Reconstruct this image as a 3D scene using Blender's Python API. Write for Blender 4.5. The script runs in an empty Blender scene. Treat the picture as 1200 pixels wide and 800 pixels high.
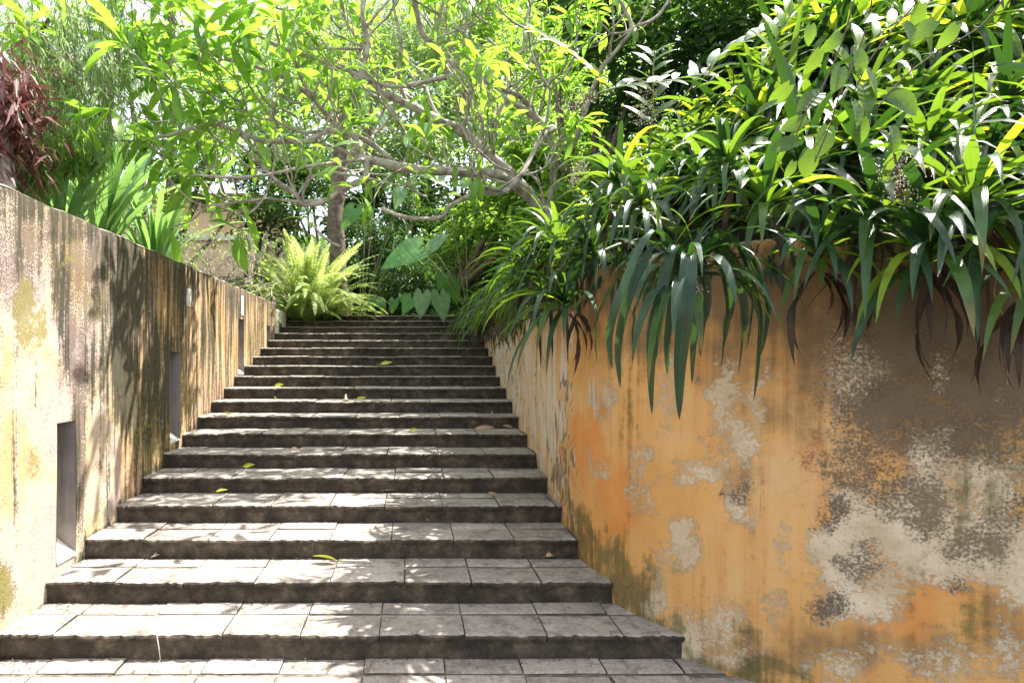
import bpy, math, random
import numpy as np
from mathutils import Vector, Matrix, Quaternion
random.seed(7); rng = np.random.default_rng(11)
SC = bpy.context.scene
COL = SC.collection
R = math.radians

# ------------------------------------------------------------------ camera, sky, sun, exposure
H = 1.61
cam = bpy.data.cameras.new('camera'); camo = bpy.data.objects.new('camera', cam); COL.objects.link(camo)
camo.location = (0, 0, H); camo.rotation_euler = (R(90), 0, 0)
cam.sensor_width = 36; cam.lens = 22.5; cam.shift_x = 0.0979; cam.shift_y = 0.0208
cam.clip_start = 0.05; cam.clip_end = 1000
SC.camera = camo
SUN = Vector((0.43, 0.20, 0.86)).normalized()
w = bpy.data.worlds.new('World'); SC.world = w; w.use_nodes = True
nt = w.node_tree; bg = nt.nodes['Background']
sky = nt.nodes.new('ShaderNodeTexSky'); sky.sky_type = 'NISHITA'; sky.sun_disc = False
sky.sun_elevation = math.asin(SUN.z); sky.sun_rotation = math.atan2(SUN.x, SUN.y)
sky.dust_density = 4.0; sky.air_density = 1.0; sky.ozone_density = 1.0
hz = nt.nodes.new('ShaderNodeMix'); hz.data_type = 'RGBA'; hz.inputs[0].default_value = 0.45      # thin white overcast evenly over the whole sky
nt.links.new(sky.outputs[0], hz.inputs[6]); hz.inputs[7].default_value = (7.2, 7.3, 7.4, 1); nt.links.new(hz.outputs[2], bg.inputs[0]); bg.inputs[1].default_value = 0.115
sl = bpy.data.lights.new('sun', 'SUN'); sl.energy = 4.7; sl.angle = R(0.55); sl.color = (1, 0.955, 0.88)
so = bpy.data.objects.new('sun', sl); COL.objects.link(so); so.rotation_euler = SUN.to_track_quat('Z', 'Y').to_euler()
so.location = (5, 5, 20)
SC.view_settings.view_transform = 'Standard'; SC.view_settings.look = 'None'
SC.view_settings.exposure = 1.78; SC.view_settings.gamma = 1
SC.cycles.use_denoising = True
SC.cycles.max_bounces = 7; SC.cycles.diffuse_bounces = 5; SC.cycles.glossy_bounces = 3; SC.cycles.transmission_bounces = 4
SC.cycles.sample_clamp_indirect = 8

# ------------------------------------------------------------------ helpers
def at(x, y, Y):
    """a point Y metres ahead that was measured at pixel x, y of the 1200x800 photograph"""
    return Vector(((x-482.5)/750*Y, Y, H+(425-y)/750*Y))

def tag(o, label=None, cat=None, group=None, kind=None):
    if label: o['label'] = label
    if cat: o['category'] = cat
    if group: o['group'] = group
    if kind: o['kind'] = kind
    return o

def empty(name, loc=(0, 0, 0), label=None, cat=None, group=None, kind=None):
    o = bpy.data.objects.new(name, None); COL.objects.link(o); o.location = loc
    o.empty_display_size = 0.1
    return tag(o, label, cat, group, kind)

def link(name, me, parent=None, mat=None):
    o = bpy.data.objects.new(name, me); COL.objects.link(o)
    if parent is not None: o.parent = parent
    return o

def mesh(name, v, f, mats=None, uv=None, smooth=True, midx=None, attrs=None):
    """v (n,3), f list of tuples, uv per-vertex (n,2)"""
    me = bpy.data.meshes.new(name)
    v = np.asarray(v, float)
    me.from_pydata(v.tolist(), [], [tuple(map(int, q)) for q in f] if not isinstance(f, np.ndarray) else f.tolist())
    if uv is not None:
        ul = me.uv_layers.new(name='UVMap')
        li = np.empty(len(me.loops), np.int32); me.loops.foreach_get('vertex_index', li)
        ul.data.foreach_set('uv', np.asarray(uv, np.float32)[li].ravel())
    if mats:
        for m in (mats if isinstance(mats, (list, tuple)) else [mats]): me.materials.append(m)
    if midx is not None: me.polygons.foreach_set('material_index', np.asarray(midx, np.int32))
    me.polygons.foreach_set('use_smooth', np.full(len(me.polygons), smooth))
    for k, a in (attrs or {}).items():
        at_ = me.attributes.new(k, 'FLOAT', 'POINT'); at_.data.foreach_set('value', np.asarray(a, np.float32))
    me.update()
    return me

def boxv(x0, x1, y0, y1, z0, z1):
    v = [(x0,y0,z0),(x1,y0,z0),(x1,y1,z0),(x0,y1,z0),(x0,y0,z1),(x1,y0,z1),(x1,y1,z1),(x0,y1,z1)]
    f = [(0,3,2,1),(4,5,6,7),(0,1,5,4),(1,2,6,5),(2,3,7,6),(3,0,4,7)]
    return v, f

def frame(d, up=Vector((0, 0, 1)), roll=0.0):
    """3x3 with local X along d and local Z near up"""
    d = Vector(d).normalized(); y = up.cross(d)
    if y.length < 1e-4: y = Vector((0, 1, 0)).cross(d)
    y.normalize(); z = d.cross(y)
    m = Matrix((d, y, z)).transposed()
    if roll: m = m @ Matrix.Rotation(roll, 3, 'X')
    return m

def tube_data(pts, rad, sides=7, off=0):
    pts = [Vector(p) for p in pts]; V = []; F = []; UV = []; L = 0
    prev = None
    for i, p in enumerate(pts):
        t = (pts[min(i+1, len(pts)-1)]-pts[max(i-1, 0)]).normalized()
        if prev is None:
            n = t.orthogonal().normalized()
        else:
            n = (prev-t*prev.dot(t)).normalized()
        prev = n; b = t.cross(n)
        if i: L += (p-pts[i-1]).length
        r = rad[i] if hasattr(rad, '__len__') else rad
        for k in range(sides):
            a = 2*math.pi*k/sides
            V.append(p+(n*math.cos(a)+b*math.sin(a))*r); UV.append((k/sides, L))
    for i in range(len(pts)-1):
        for k in range(sides):
            a = off+i*sides+k; b_ = off+i*sides+(k+1) % sides
            F.append((a, b_, b_+sides, a+sides))
    F.append(tuple(off+k for k in reversed(range(sides))))
    F.append(tuple(off+(len(pts)-1)*sides+k for k in range(sides)))
    return V, F, UV

class MB:
    def __init__(s): s.v = []; s.f = []; s.uv = []
    def tube(s, pts, rad, sides=7):
        V, F, U = tube_data(pts, rad, sides, len(s.v)); s.v += [tuple(q) for q in V]; s.f += F; s.uv += U
    def add(s, v, f, uv=None):
        o = len(s.v); s.v += [tuple(q) for q in v]; s.f += [tuple(i+o for i in q) for q in f]
        s.uv += list(uv) if uv is not None else [(0, 0)]*len(v)
    def build(s, name, mat, parent=None, smooth=True):
        return link(name, mesh(name, s.v, s.f, mat, s.uv, smooth), parent)

def smooth_path(pts, rad, n=4):
    """Catmull-Rom resample"""
    P = [Vector(p) for p in pts]; out = []; rr = []
    for i in range(len(P)-1):
        a = P[max(i-1, 0)]; b = P[i]; c = P[i+1]; d = P[min(i+2, len(P)-1)]
        for k in range(n):
            t = k/n
            out.append(0.5*((2*b)+(c-a)*t+(2*a-5*b+4*c-d)*t*t+(3*b-a-3*c+d)*t**3))
            rr.append(rad[i]*(1-t)+rad[i+1]*t)
    out.append(P[-1]); rr.append(rad[-1]); return out, rr

# ---- node helpers
class NT:
    def __init__(s, name):
        s.m = bpy.data.materials.new(name); s.m.use_nodes = True; s.t = s.m.node_tree
        s.t.nodes.clear(); s.out = s.t.nodes.new('ShaderNodeOutputMaterial')
    def n(s, typ, **kw):
        nd = s.t.nodes.new(typ)
        for k, v in kw.items():
            if k.startswith('p_'): setattr(nd, k[2:], v)
        for k, v in kw.items():
            if k.startswith('p_'): continue
            key = int(k[1:]) if k[0] == 'i' and k[1:].isdigit() else k.replace('_', ' ')
            s.set(nd.inputs[key], v)
        return nd
    def set(s, inp, v):
        if isinstance(v, bpy.types.NodeSocket): s.t.links.new(v, inp)
        elif isinstance(v, bpy.types.Node): s.t.links.new(v.outputs[0], inp)
        else:
            if hasattr(inp.default_value, '__len__') and not isinstance(v, str) and hasattr(v, '__len__') and len(inp.default_value) == 4 and len(v) == 3: v = (*v, 1)
            inp.default_value = v
    def math(s, op, a, b=0.0, c=0.0, clamp=False):
        nd = s.n('ShaderNodeMath', p_operation=op, p_use_clamp=clamp); s.set(nd.inputs[0], a); s.set(nd.inputs[1], b)
        if len(nd.inputs) > 2: s.set(nd.inputs[2], c)
        return nd.outputs[0]
    def attr(s, name): return s.n('ShaderNodeAttribute', p_attribute_name=name).outputs['Fac']
    def mix(s, f, a, b, mode='MIX'):
        nd = s.n('ShaderNodeMix', p_data_type='RGBA', p_blend_type=mode); s.set(nd.inputs[0], f); s.set(nd.inputs[6], a); s.set(nd.inputs[7], b)
        return nd.outputs[2]
    def noise(s, vec, scale, detail=4, rough=0.5, dist=0.0):
        nd = s.n('ShaderNodeTexNoise', Vector=vec, Scale=scale, Detail=detail, Roughness=rough, Distortion=dist); return nd.outputs[0]
    def mapv(s, vec, sc=(1, 1, 1), loc=(0, 0, 0)):
        return s.n('ShaderNodeMapping', Vector=vec, Scale=sc, Location=loc).outputs[0]
    def ramp(s, f, stops):
        nd = s.n('ShaderNodeValToRGB', Fac=f); el = nd.color_ramp.elements
        while len(el) < len(stops): el.new(0.5)
        for e, (p, c) in zip(el, stops):
            e.position = p; e.color = (*c, 1) if hasattr(c, '__len__') else (c, c, c, 1)
        return nd.outputs[0]
    def sstep(s, v, lo, hi):
        nd = s.n('ShaderNodeMapRange', p_interpolation_type='SMOOTHSTEP'); s.set(nd.inputs[0], v); s.set(nd.inputs[1], lo); s.set(nd.inputs[2], hi); return nd.outputs[0]
    def thr(s, mask, noise, amp=1.0, soft=0.06):
        a = s.math('SUBTRACT', mask, 0.5); b = s.math('MULTIPLY', s.math('SUBTRACT', noise, 0.5), amp)
        return s.sstep(s.math('ADD', a, b), -soft, soft)
    def principled(s, col, rough=0.6, bump=None, bstr=0.3, bdist=0.01, **kw):
        p = s.n('ShaderNodeBsdfPrincipled', **kw); s.set(p.inputs['Base Color'], col); s.set(p.inputs['Roughness'], rough)
        if bump is not None:
            b = s.n('ShaderNodeBump', Strength=bstr, Distance=bdist, Height=bump); s.t.links.new(b.outputs[0], p.inputs['Normal'])
        return p
    def done(s, sh): s.t.links.new(sh.outputs[0] if isinstance(sh, bpy.types.Node) else sh, s.out.inputs[0]); return s.m

def leaf_mat(name, c1, c2, tc, trans=0.45, rough=0.38, vein=0.15, veins=14.0, along=True, tipc=None):
    m = NT(name)
    uv = m.n('ShaderNodeTexCoord').outputs['UV']
    oi = m.n('ShaderNodeObjectInfo').outputs['Random']
    rnd = m.math('FRACT', m.math('ADD', m.attr('rnd'), oi))
    geo = m.n('ShaderNodeNewGeometry')
    ns = m.noise(geo.outputs['Position'], 9.0, 3, 0.6)
    col = m.mix(m.math('MULTIPLY', rnd, 1.0), c1, c2)
    sx = m.n('ShaderNodeSeparateXYZ', Vector=uv)
    wv = m.math('SINE', m.math('MULTIPLY', sx.outputs[0 if along else 1], veins*6.28))
    mid = m.math('ABSOLUTE', m.math('SUBTRACT', sx.outputs[0], 0.5))
    rib = m.sstep(mid, 0.05, 0.0)
    col = m.mix(m.math('MULTIPLY', rib, 0.35), col, tuple(min(1, x*2.2) for x in c2))
    col = m.mix(m.sstep(ns, 0.35, 0.75), col, tuple(x*0.7 for x in c1))
    if tipc:
        col = m.mix(m.math('MULTIPLY', m.sstep(m.math('ADD', sx.outputs[1], m.math('MULTIPLY', rnd, 0.3)), 1.02, 1.22), 0.85), col, tipc)
    h = m.math('ADD', m.math('MULTIPLY', wv, vein), m.math('MULTIPLY', rib, -1.0))
    p = m.principled(col, rough, h, 0.35, 0.004)
    tcol = m.mix(rnd, tc, tuple(x*0.75 for x in tc))
    tcol = m.mix(m.math('MULTIPLY', rib, 0.4), tcol, tuple(x*0.5 for x in tc))
    t = m.n('ShaderNodeBsdfTranslucent', Color=tcol)
    mx = m.n('ShaderNodeMixShader', Fac=trans); m.t.links.new(p.outputs[0], mx.inputs[1]); m.t.links.new(t.outputs[0], mx.inputs[2])
    return m.done(mx)

def bark_mat(name, c1, c2, scale=14, rough=0.85, b=0.5):
    m = NT(name); pos = m.n('ShaderNodeNewGeometry').outputs['Position']
    n1 = m.noise(pos, scale, 6, 0.65); n2 = m.noise(pos, scale*4, 4, 0.6)
    col = m.mix(m.sstep(n1, 0.35, 0.65), c1, c2)
    return m.done(m.principled(col, rough, m.math('ADD', n1, m.math('MULTIPLY', n2, 0.4)), b, 0.01))

M = {}
M['strap'] = leaf_mat('strap_leaf_green', (0.022, 0.07, 0.02), (0.05, 0.13, 0.03), (0.30, 0.52, 0.03), 0.30, 0.33, 0.5, 9, tipc=(0.20, 0.13, 0.03))
M['strap_dark'] = leaf_mat('strap_leaf_dark', (0.013, 0.045, 0.022), (0.03, 0.085, 0.035), (0.10, 0.26, 0.02), 0.16, 0.30, 0.5, 9)
M['strap_pale'] = leaf_mat('strap_leaf_lime', (0.09, 0.20, 0.02), (0.17, 0.30, 0.025), (0.55, 0.75, 0.03), 0.5, 0.36, 0.2, 9)
M['dead'] = leaf_mat('dead_leaf_brown', (0.025, 0.015, 0.01), (0.06, 0.035, 0.02), (0.10, 0.05, 0.02), 0.12, 0.6, 0.3, 6)
M['lily'] = leaf_mat('lily_leaf', (0.07, 0.20, 0.06), (0.20, 0.36, 0.14), (0.38, 0.66, 0.14), 0.45, 0.35, 0.2, 8)
M['red'] = leaf_mat('red_leaf', (0.09, 0.030, 0.028), (0.22, 0.10, 0.085), (0.30, 0.10, 0.08), 0.22, 0.4, 0.2, 8)
M['frang'] = leaf_mat('frangipani_leaf', (0.045, 0.15, 0.03), (0.22, 0.38, 0.04), (0.40, 0.72, 0.06), 0.5, 0.36, 0.1, 12, along=False)
M['fern'] = leaf_mat('fern_leaf', (0.16, 0.26, 0.06), (0.36, 0.46, 0.16), (0.62, 0.75, 0.2), 0.42, 0.5)
M['palm'] = leaf_mat('palm_leaf', (0.08, 0.17, 0.05), (0.16, 0.28, 0.09), (0.45, 0.62, 0.15), 0.4, 0.4)
M['palm_grey'] = leaf_mat('palm_leaf_grey', (0.25, 0.32, 0.24), (0.40, 0.46, 0.36), (0.6, 0.7, 0.5), 0.35, 0.4)
M['ear'] = leaf_mat('elephant_ear_leaf', (0.035, 0.14, 0.03), (0.07, 0.22, 0.04), (0.25, 0.55, 0.04), 0.42, 0.4, 0.5, 9, along=False)
M['ear_pale'] = leaf_mat('pale_broad_leaf', (0.12, 0.26, 0.12), (0.2, 0.36, 0.17), (0.4, 0.6, 0.2), 0.35, 0.45, 0.5, 9, along=False)
M['vine'] = leaf_mat('vine_leaf', (0.035, 0.10, 0.015), (0.08, 0.17, 0.02), (0.25, 0.42, 0.03), 0.33, 0.42, 0.4, 6, along=False)
M['tree_dark'] = leaf_mat('tree_leaf_dark', (0.02, 0.06, 0.02), (0.05, 0.11, 0.03), (0.15, 0.32, 0.04), 0.3, 0.5)
M['tree_mid'] = leaf_mat('tree_leaf_mid', (0.05, 0.14, 0.03), (0.13, 0.25, 0.05), (0.42, 0.68, 0.08), 0.46, 0.5)
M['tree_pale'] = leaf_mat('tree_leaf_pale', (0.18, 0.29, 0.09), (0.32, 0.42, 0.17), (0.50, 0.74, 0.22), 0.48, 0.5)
M['soil_cover'] = leaf_mat('undergrowth_leaf', (0.02, 0.05, 0.015), (0.04, 0.09, 0.02), (0.12, 0.22, 0.03), 0.25, 0.5)
M['fallen_y'] = leaf_mat('fallen_leaf_yellow', (0.35, 0.38, 0.04), (0.45, 0.45, 0.05), (0.5, 0.5, 0.05), 0.2, 0.5)
M['fallen_b'] = leaf_mat('fallen_leaf_tan', (0.45, 0.33, 0.22), (0.6, 0.46, 0.33), (0.4, 0.3, 0.15), 0.2, 0.6)
M['bark'] = bark_mat('pale_bark', (0.20, 0.17, 0.135), (0.46, 0.42, 0.36), 9)
M['bark_dark'] = bark_mat('dark_bark', (0.07, 0.05, 0.04), (0.18, 0.13, 0.10), 12)
M['stem'] = bark_mat('green_stem', (0.08, 0.14, 0.03), (0.16, 0.18, 0.07), 20, 0.5, 0.1)
M['twig'] = bark_mat('brown_twig', (0.06, 0.04, 0.025), (0.12, 0.08, 0.05), 20)
M['soil'] = bark_mat('soil', (0.03, 0.02, 0.012), (0.08, 0.055, 0.035), 5, 0.95, 0.8)
M['rock'] = bark_mat('mossy_rock', (0.22, 0.24, 0.15), (0.45, 0.44, 0.36), 6, 0.9, 0.6)
M['flower'] = bark_mat('cream_flower', (0.45, 0.36, 0.24), (0.75, 0.68, 0.55), 30, 0.6, 0.1)

# ---- stone for the steps
def stone_mat(name, front):
    m = NT(name); pos = m.n('ShaderNodeNewGeometry').outputs['Position']
    oi = m.n('ShaderNodeObjectInfo').outputs['Random']
    n1 = m.noise(pos, 6.5 if front else 3.1, 8, 0.72); n2 = m.noise(pos, 30, 9, 0.85); n3 = m.noise(pos, 9, 5, 0.7)
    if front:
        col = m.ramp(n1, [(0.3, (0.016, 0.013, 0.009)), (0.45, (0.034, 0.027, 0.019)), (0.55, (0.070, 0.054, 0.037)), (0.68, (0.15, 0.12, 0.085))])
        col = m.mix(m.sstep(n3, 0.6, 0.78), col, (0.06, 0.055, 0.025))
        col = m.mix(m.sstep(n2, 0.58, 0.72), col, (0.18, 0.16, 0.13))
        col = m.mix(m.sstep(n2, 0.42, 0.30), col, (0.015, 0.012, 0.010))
    else:
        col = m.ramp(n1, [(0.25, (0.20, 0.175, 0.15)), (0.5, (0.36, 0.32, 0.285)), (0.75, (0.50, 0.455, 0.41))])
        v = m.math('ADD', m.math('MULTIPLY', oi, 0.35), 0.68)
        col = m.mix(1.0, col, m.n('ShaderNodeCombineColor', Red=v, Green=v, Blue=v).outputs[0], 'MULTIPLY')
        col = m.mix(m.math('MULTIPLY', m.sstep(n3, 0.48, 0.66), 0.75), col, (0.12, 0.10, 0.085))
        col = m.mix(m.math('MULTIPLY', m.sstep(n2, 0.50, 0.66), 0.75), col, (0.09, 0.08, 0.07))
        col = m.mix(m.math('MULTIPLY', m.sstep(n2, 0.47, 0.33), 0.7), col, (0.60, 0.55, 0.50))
    h = m.math('ADD', m.math('MULTIPLY', n3, 1.0), m.math('MULTIPLY', n2, 0.35))
    return m.done(m.principled(col, 0.82, h, 1.0 if front else 0.8, 0.018))
M['slab'] = stone_mat('paving_stone', False); M['riser'] = stone_mat('riser_stone_shade', True)  # riser stone: weathering, with the darkness of the unlit fronts painted in too
M['joint'] = bark_mat('dark_joint', (0.07, 0.055, 0.042), (0.20, 0.17, 0.14), 20, 0.95, 0.5)

# ------------------------------------------------------------------ wall materials
def wall_mat(side):
    m = NT(side+'_wall_plaster'); uv = m.n('ShaderNodeTexCoord').outputs['UV']
    A = m.attr
    fine = m.noise(uv, 22, 9, 0.72); med = m.noise(uv, 5.5, 9, 0.7); big = m.noise(uv, 1.3, 5, 0.6)
    stk = m.noise(m.mapv(uv, (13, 0.75, 1)), 1.0, 7, 0.62, 0.25)
    stk2 = m.noise(m.mapv(uv, (30, 1.1, 1), (7, 3, 0)), 1.0, 6, 0.65, 0.3)
    speck = m.noise(uv, 75, 4, 0.7)
    chip = m.math('ADD', m.math('MULTIPLY', fine, 0.55), m.math('MULTIPLY', med, 0.45))
    if side == 'right':
        col = m.ramp(big, [(0.3, (0.50, 0.27, 0.085)), (0.5, (0.58, 0.335, 0.115)), (0.7, (0.58, 0.39, 0.19))])
        col = m.mix(m.math('MULTIPLY', m.sstep(stk, 0.42, 0.66), 0.35), col, (0.50, 0.20, 0.035))
        col = m.mix(m.math('MULTIPLY', m.sstep(med, 0.5, 0.72), 0.35), col, (0.46, 0.25, 0.08))
        col = m.mix(m.math('MULTIPLY', m.thr(A('m_rust'), med, 1.0, 0.25), 0.7), col, (0.55, 0.20, 0.035))
        col = m.mix(m.math('MULTIPLY', m.thr(A('m_brown_shade'), m.math('ADD', m.math('MULTIPLY', med, .5), m.math('MULTIPLY', stk, .5)), 1.4, 0.32), 0.88), col, (0.115, 0.078, 0.042))
        wcol = m.mix(m.sstep(med, 0.35, 0.65), (0.60, 0.52, 0.39), (0.44, 0.36, 0.24))
        chip2 = m.math('ADD', m.math('MULTIPLY', chip, 0.45), m.math('MULTIPLY', m.noise(uv, 42, 9, 0.85), 0.55))
        w1 = m.thr(A('m_white'), chip2, 3.3, 0.13)
        w2 = m.thr(A('m_streak'), m.math('ADD', m.math('MULTIPLY', stk, 0.65), m.math('MULTIPLY', stk2, 0.35)), 3.2, 0.12)
        col = m.mix(w1, col, wcol); col = m.mix(m.math('MULTIPLY', w2, 0.9), col, (0.60, 0.54, 0.46))
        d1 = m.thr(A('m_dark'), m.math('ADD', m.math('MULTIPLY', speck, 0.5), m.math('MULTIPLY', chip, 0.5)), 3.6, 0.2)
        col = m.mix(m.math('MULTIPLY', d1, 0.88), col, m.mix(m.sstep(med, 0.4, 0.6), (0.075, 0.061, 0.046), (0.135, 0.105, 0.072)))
        ds = m.thr(A('m_dstreak'), stk2, 2.5, 0.15)
        col = m.mix(m.math('MULTIPLY', ds, 0.85), col, (0.10, 0.085, 0.06))
        g = m.thr(A('m_moss'), m.math('ADD', m.math('MULTIPLY', chip, .5), m.math('MULTIPLY', stk, .5)), 4.0, 0.35)
        col = m.mix(m.math('MULTIPLY', g, 0.85), col, m.mix(m.sstep(fine, 0.4, 0.6), (0.06, 0.065, 0.022), (0.14, 0.12, 0.04)))
        col = m.mix(m.math('MULTIPLY', m.sstep(speck, 0.62, 0.75), 0.35), col, (0.30, 0.17, 0.06))
        relief = m.math('ADD', m.math('MULTIPLY', w1, -0.35), m.math('MULTIPLY', w2, -0.4))
    else:
        col = m.ramp(big, [(0.40, (0.40, 0.28, 0.14)), (0.5, (0.46, 0.37, 0.26)), (0.58, (0.37, 0.29, 0.26))])
        col = m.mix(m.math('MULTIPLY', m.thr(A('m_far'), stk2, 1.2, 0.3), 0.75), col, (0.50, 0.27, 0.09))
        col = m.mix(m.math('MULTIPLY', m.sstep(stk, 0.5, 0.68), 0.6), col, (0.50, 0.45, 0.42))
        col = m.mix(m.math('MULTIPLY', m.sstep(stk2, 0.55, 0.72), 0.5), col, (0.50, 0.32, 0.12))
        lich = m.thr(A('m_lichen'), m.math('ADD', m.math('MULTIPLY', speck, 0.45), m.math('ADD', m.math('MULTIPLY', med, 0.3), m.math('MULTIPLY', stk, 0.25))), 5.0, 0.14)
        col = m.mix(m.math('MULTIPLY', lich, 0.85), col, m.mix(m.sstep(med, 0.4, 0.6), (0.060, 0.045, 0.030), (0.13, 0.085, 0.065)))
        # streaked far part: ochre and brown runs
        s1 = m.thr(A('m_run'), m.math('ADD', m.math('MULTIPLY', stk, 0.6), m.math('MULTIPLY', stk2, 0.4)), 3.6, 0.3)
        col = m.mix(m.math('MULTIPLY', s1, 0.92), col, m.mix(m.sstep(stk2, 0.4, 0.6), (0.075, 0.050, 0.022), (0.24, 0.135, 0.05)))
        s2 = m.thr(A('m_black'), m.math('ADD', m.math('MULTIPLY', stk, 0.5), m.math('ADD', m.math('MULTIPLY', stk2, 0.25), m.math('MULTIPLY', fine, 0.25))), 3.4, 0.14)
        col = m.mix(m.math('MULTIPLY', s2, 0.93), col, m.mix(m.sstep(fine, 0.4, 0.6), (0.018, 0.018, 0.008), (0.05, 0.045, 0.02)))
        g = m.thr(A('m_moss'), chip, 2.6, 0.12)
        col = m.mix(m.math('MULTIPLY', g, 0.8), col, m.mix(m.sstep(speck, 0.4, 0.6), (0.12, 0.11, 0.025), (0.26, 0.22, 0.06)))
        relief = m.math('ADD', m.math('MULTIPLY', lich, -0.35), m.math('MULTIPLY', s2, -0.2))
    h = m.math('ADD', m.math('ADD', m.math('MULTIPLY', fine, 0.55), m.math('MULTIPLY', speck, 0.3)), m.math('ADD', relief, m.math('MULTIPLY', med, 0.6)))
    return m.done(m.principled(col, 0.9, h, 0.7, 0.009))
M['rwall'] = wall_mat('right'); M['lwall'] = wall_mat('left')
def plaster(name, c1, c2, sc=6):
    m = NT(name); pos = m.n('ShaderNodeNewGeometry').outputs['Position']; n1 = m.noise(pos, sc, 7, 0.65)
    n2 = m.noise(m.mapv(pos, (9, 9, 0.8)), 1.5, 5, 0.6)
    col = m.mix(m.sstep(m.math('ADD', m.math('MULTIPLY', n1, 0.5), m.math('MULTIPLY', n2, 0.5)), 0.38, 0.62), c1, c2)
    return m.done(m.principled(col, 0.9, n1, 0.5, 0.01))
M['jamb_shade'] = plaster('niche_plaster_shaded', (0.15, 0.135, 0.125), (0.24, 0.21, 0.19))  # recess shade is put into this darker plaster colour
M['pale_plaster'] = plaster('pale_plaster', (0.62, 0.58, 0.50), (0.72, 0.68, 0.60))
M['house'] = plaster('house_plaster', (0.72, 0.50, 0.30), (0.78, 0.58, 0.38), 2)
M['tile'] = plaster('roof_tile', (0.25, 0.10, 0.06), (0.35, 0.16, 0.10), 5)
M['timber'] = plaster('timber', (0.06, 0.045, 0.03), (0.12, 0.09, 0.06), 9)
M['cap'] = plaster('wall_cap', (0.30, 0.26, 0.21), (0.42, 0.36, 0.29), 12)

def blobs(px, py, L):
    """soft mask: max over (cx, cy, sx, sy, strength)"""
    out = np.zeros_like(px)
    for cx, cy, sx, sy, a in L:
        q = ((px-cx)/sx)**2+((py-cy)/sy)**2
        out = np.maximum(out, a*np.exp(-0.7*q**1.4))
    return out
def topx(v): return 482.5+750*v[:, 0]/np.maximum(v[:, 1], .3), 425-750*(v[:, 2]-H)/np.maximum(v[:, 1], .3)
def wob(u, v, s, k):  # cheap smooth wobble
    return np.sin(u*s+k)*np.cos(v*s*1.3+k*2.1)+0.5*np.sin(u*s*2.3+v*s*1.7+k*3)

# ------------------------------------------------------------------ SETTING: steps
RI, TR, Y1, XL = 0.131, 0.467, 3.496, -2.26
NST = 19
# plan of the right wall (x, y), far to near
PL = [(1.136, 12.6), (1.136, 10), (1.136, 7), (1.136, 5.4), (1.138, 4.75), (1.16, 4.38), (1.25, 3.98), (1.46, 3.52), (1.79, 3.20), (2.25, 2.93), (2.9, 2.66), (3.7, 2.42), (4.8, 2.2)]
pp, _ = smooth_path([(a, b, 0) for a, b in PL], [0]*len(PL), 10)
PLAN = np.array([(p.x, p.y) for p in pp]); SEG = np.hypot(*np.diff(PLAN, axis=0).T); ARC = np.concatenate([[0], np.cumsum(SEG)])
def wall_at(s):
    return np.interp(s, ARC, PLAN[:, 0]), np.interp(s, ARC, PLAN[:, 1])
def wall_x(Y):
    o = np.argsort(PLAN[:, 1]); return float(np.interp(Y, PLAN[o, 1], PLAN[o, 0]))
def wall_normal(s):
    a = np.array(wall_at(s-0.05)); b = np.array(wall_at(s+0.05)); t = (b-a)/np.linalg.norm(b-a)
    return np.array((-t[1], t[0]))  # towards the planting bed

stair = empty('staircase', (0, Y1, 0), 'wide worn stone garden staircase climbing between two plastered walls', kind='structure')
def slab_mesh(wd, dp, th, front):
    n = 16 if front else 4
    xs = np.linspace(0, wd, n+1); v = []; f = []; mi = []
    jy = rng.normal(0, 0.0035, n+1)+.005*np.sin(xs*6+rng.random()*6)-.0+(rng.random(n+1) < .12)*.014 if front else rng.normal(0, 0.0015, n+1)
    jz = rng.normal(0, 0.003, n+1) if front else rng.normal(0, 0.001, n+1)
    for k, x in enumerate(xs):
        x2 = x
        v += [(x2, jy[k]+0.006, -th), (x2, jy[k]-0.004*rng.random(), -0.016-0.006*rng.random()), (x2, jy[k]+0.004, -0.007+jz[k]*0.6), (x2, jy[k]+0.02+0.006*rng.random(), jz[k]*0.35), (x2, dp*0.5, rng.normal(0, .0012)), (x2, dp, 0), (x2, dp, -th)]
    for k in range(n):
        for j in range(6):
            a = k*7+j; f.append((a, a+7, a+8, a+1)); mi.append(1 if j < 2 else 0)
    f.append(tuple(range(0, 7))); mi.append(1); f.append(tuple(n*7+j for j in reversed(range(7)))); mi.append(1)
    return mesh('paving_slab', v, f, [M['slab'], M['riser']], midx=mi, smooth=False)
def lay_row(parent, Yf, depth, z, x0, x1, front, joints):
    for a, b in zip(joints[:-1], joints[1:]):
        g = 0.004+0.009*random.random()
        me = slab_mesh(b-a-g, depth-(0.034 if front else .012), 0.04, front)
        o = link('paving_slab', me, parent)
        o.location = (a+g/2-parent.location.x, Yf-parent.location.y-stair.location.y, z+random.uniform(-.005, .003)-parent.location.z)
        o.rotation_euler = (random.uniform(-.012, .012), random.uniform(-.008, .008), random.uniform(-.006, .006))
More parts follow.
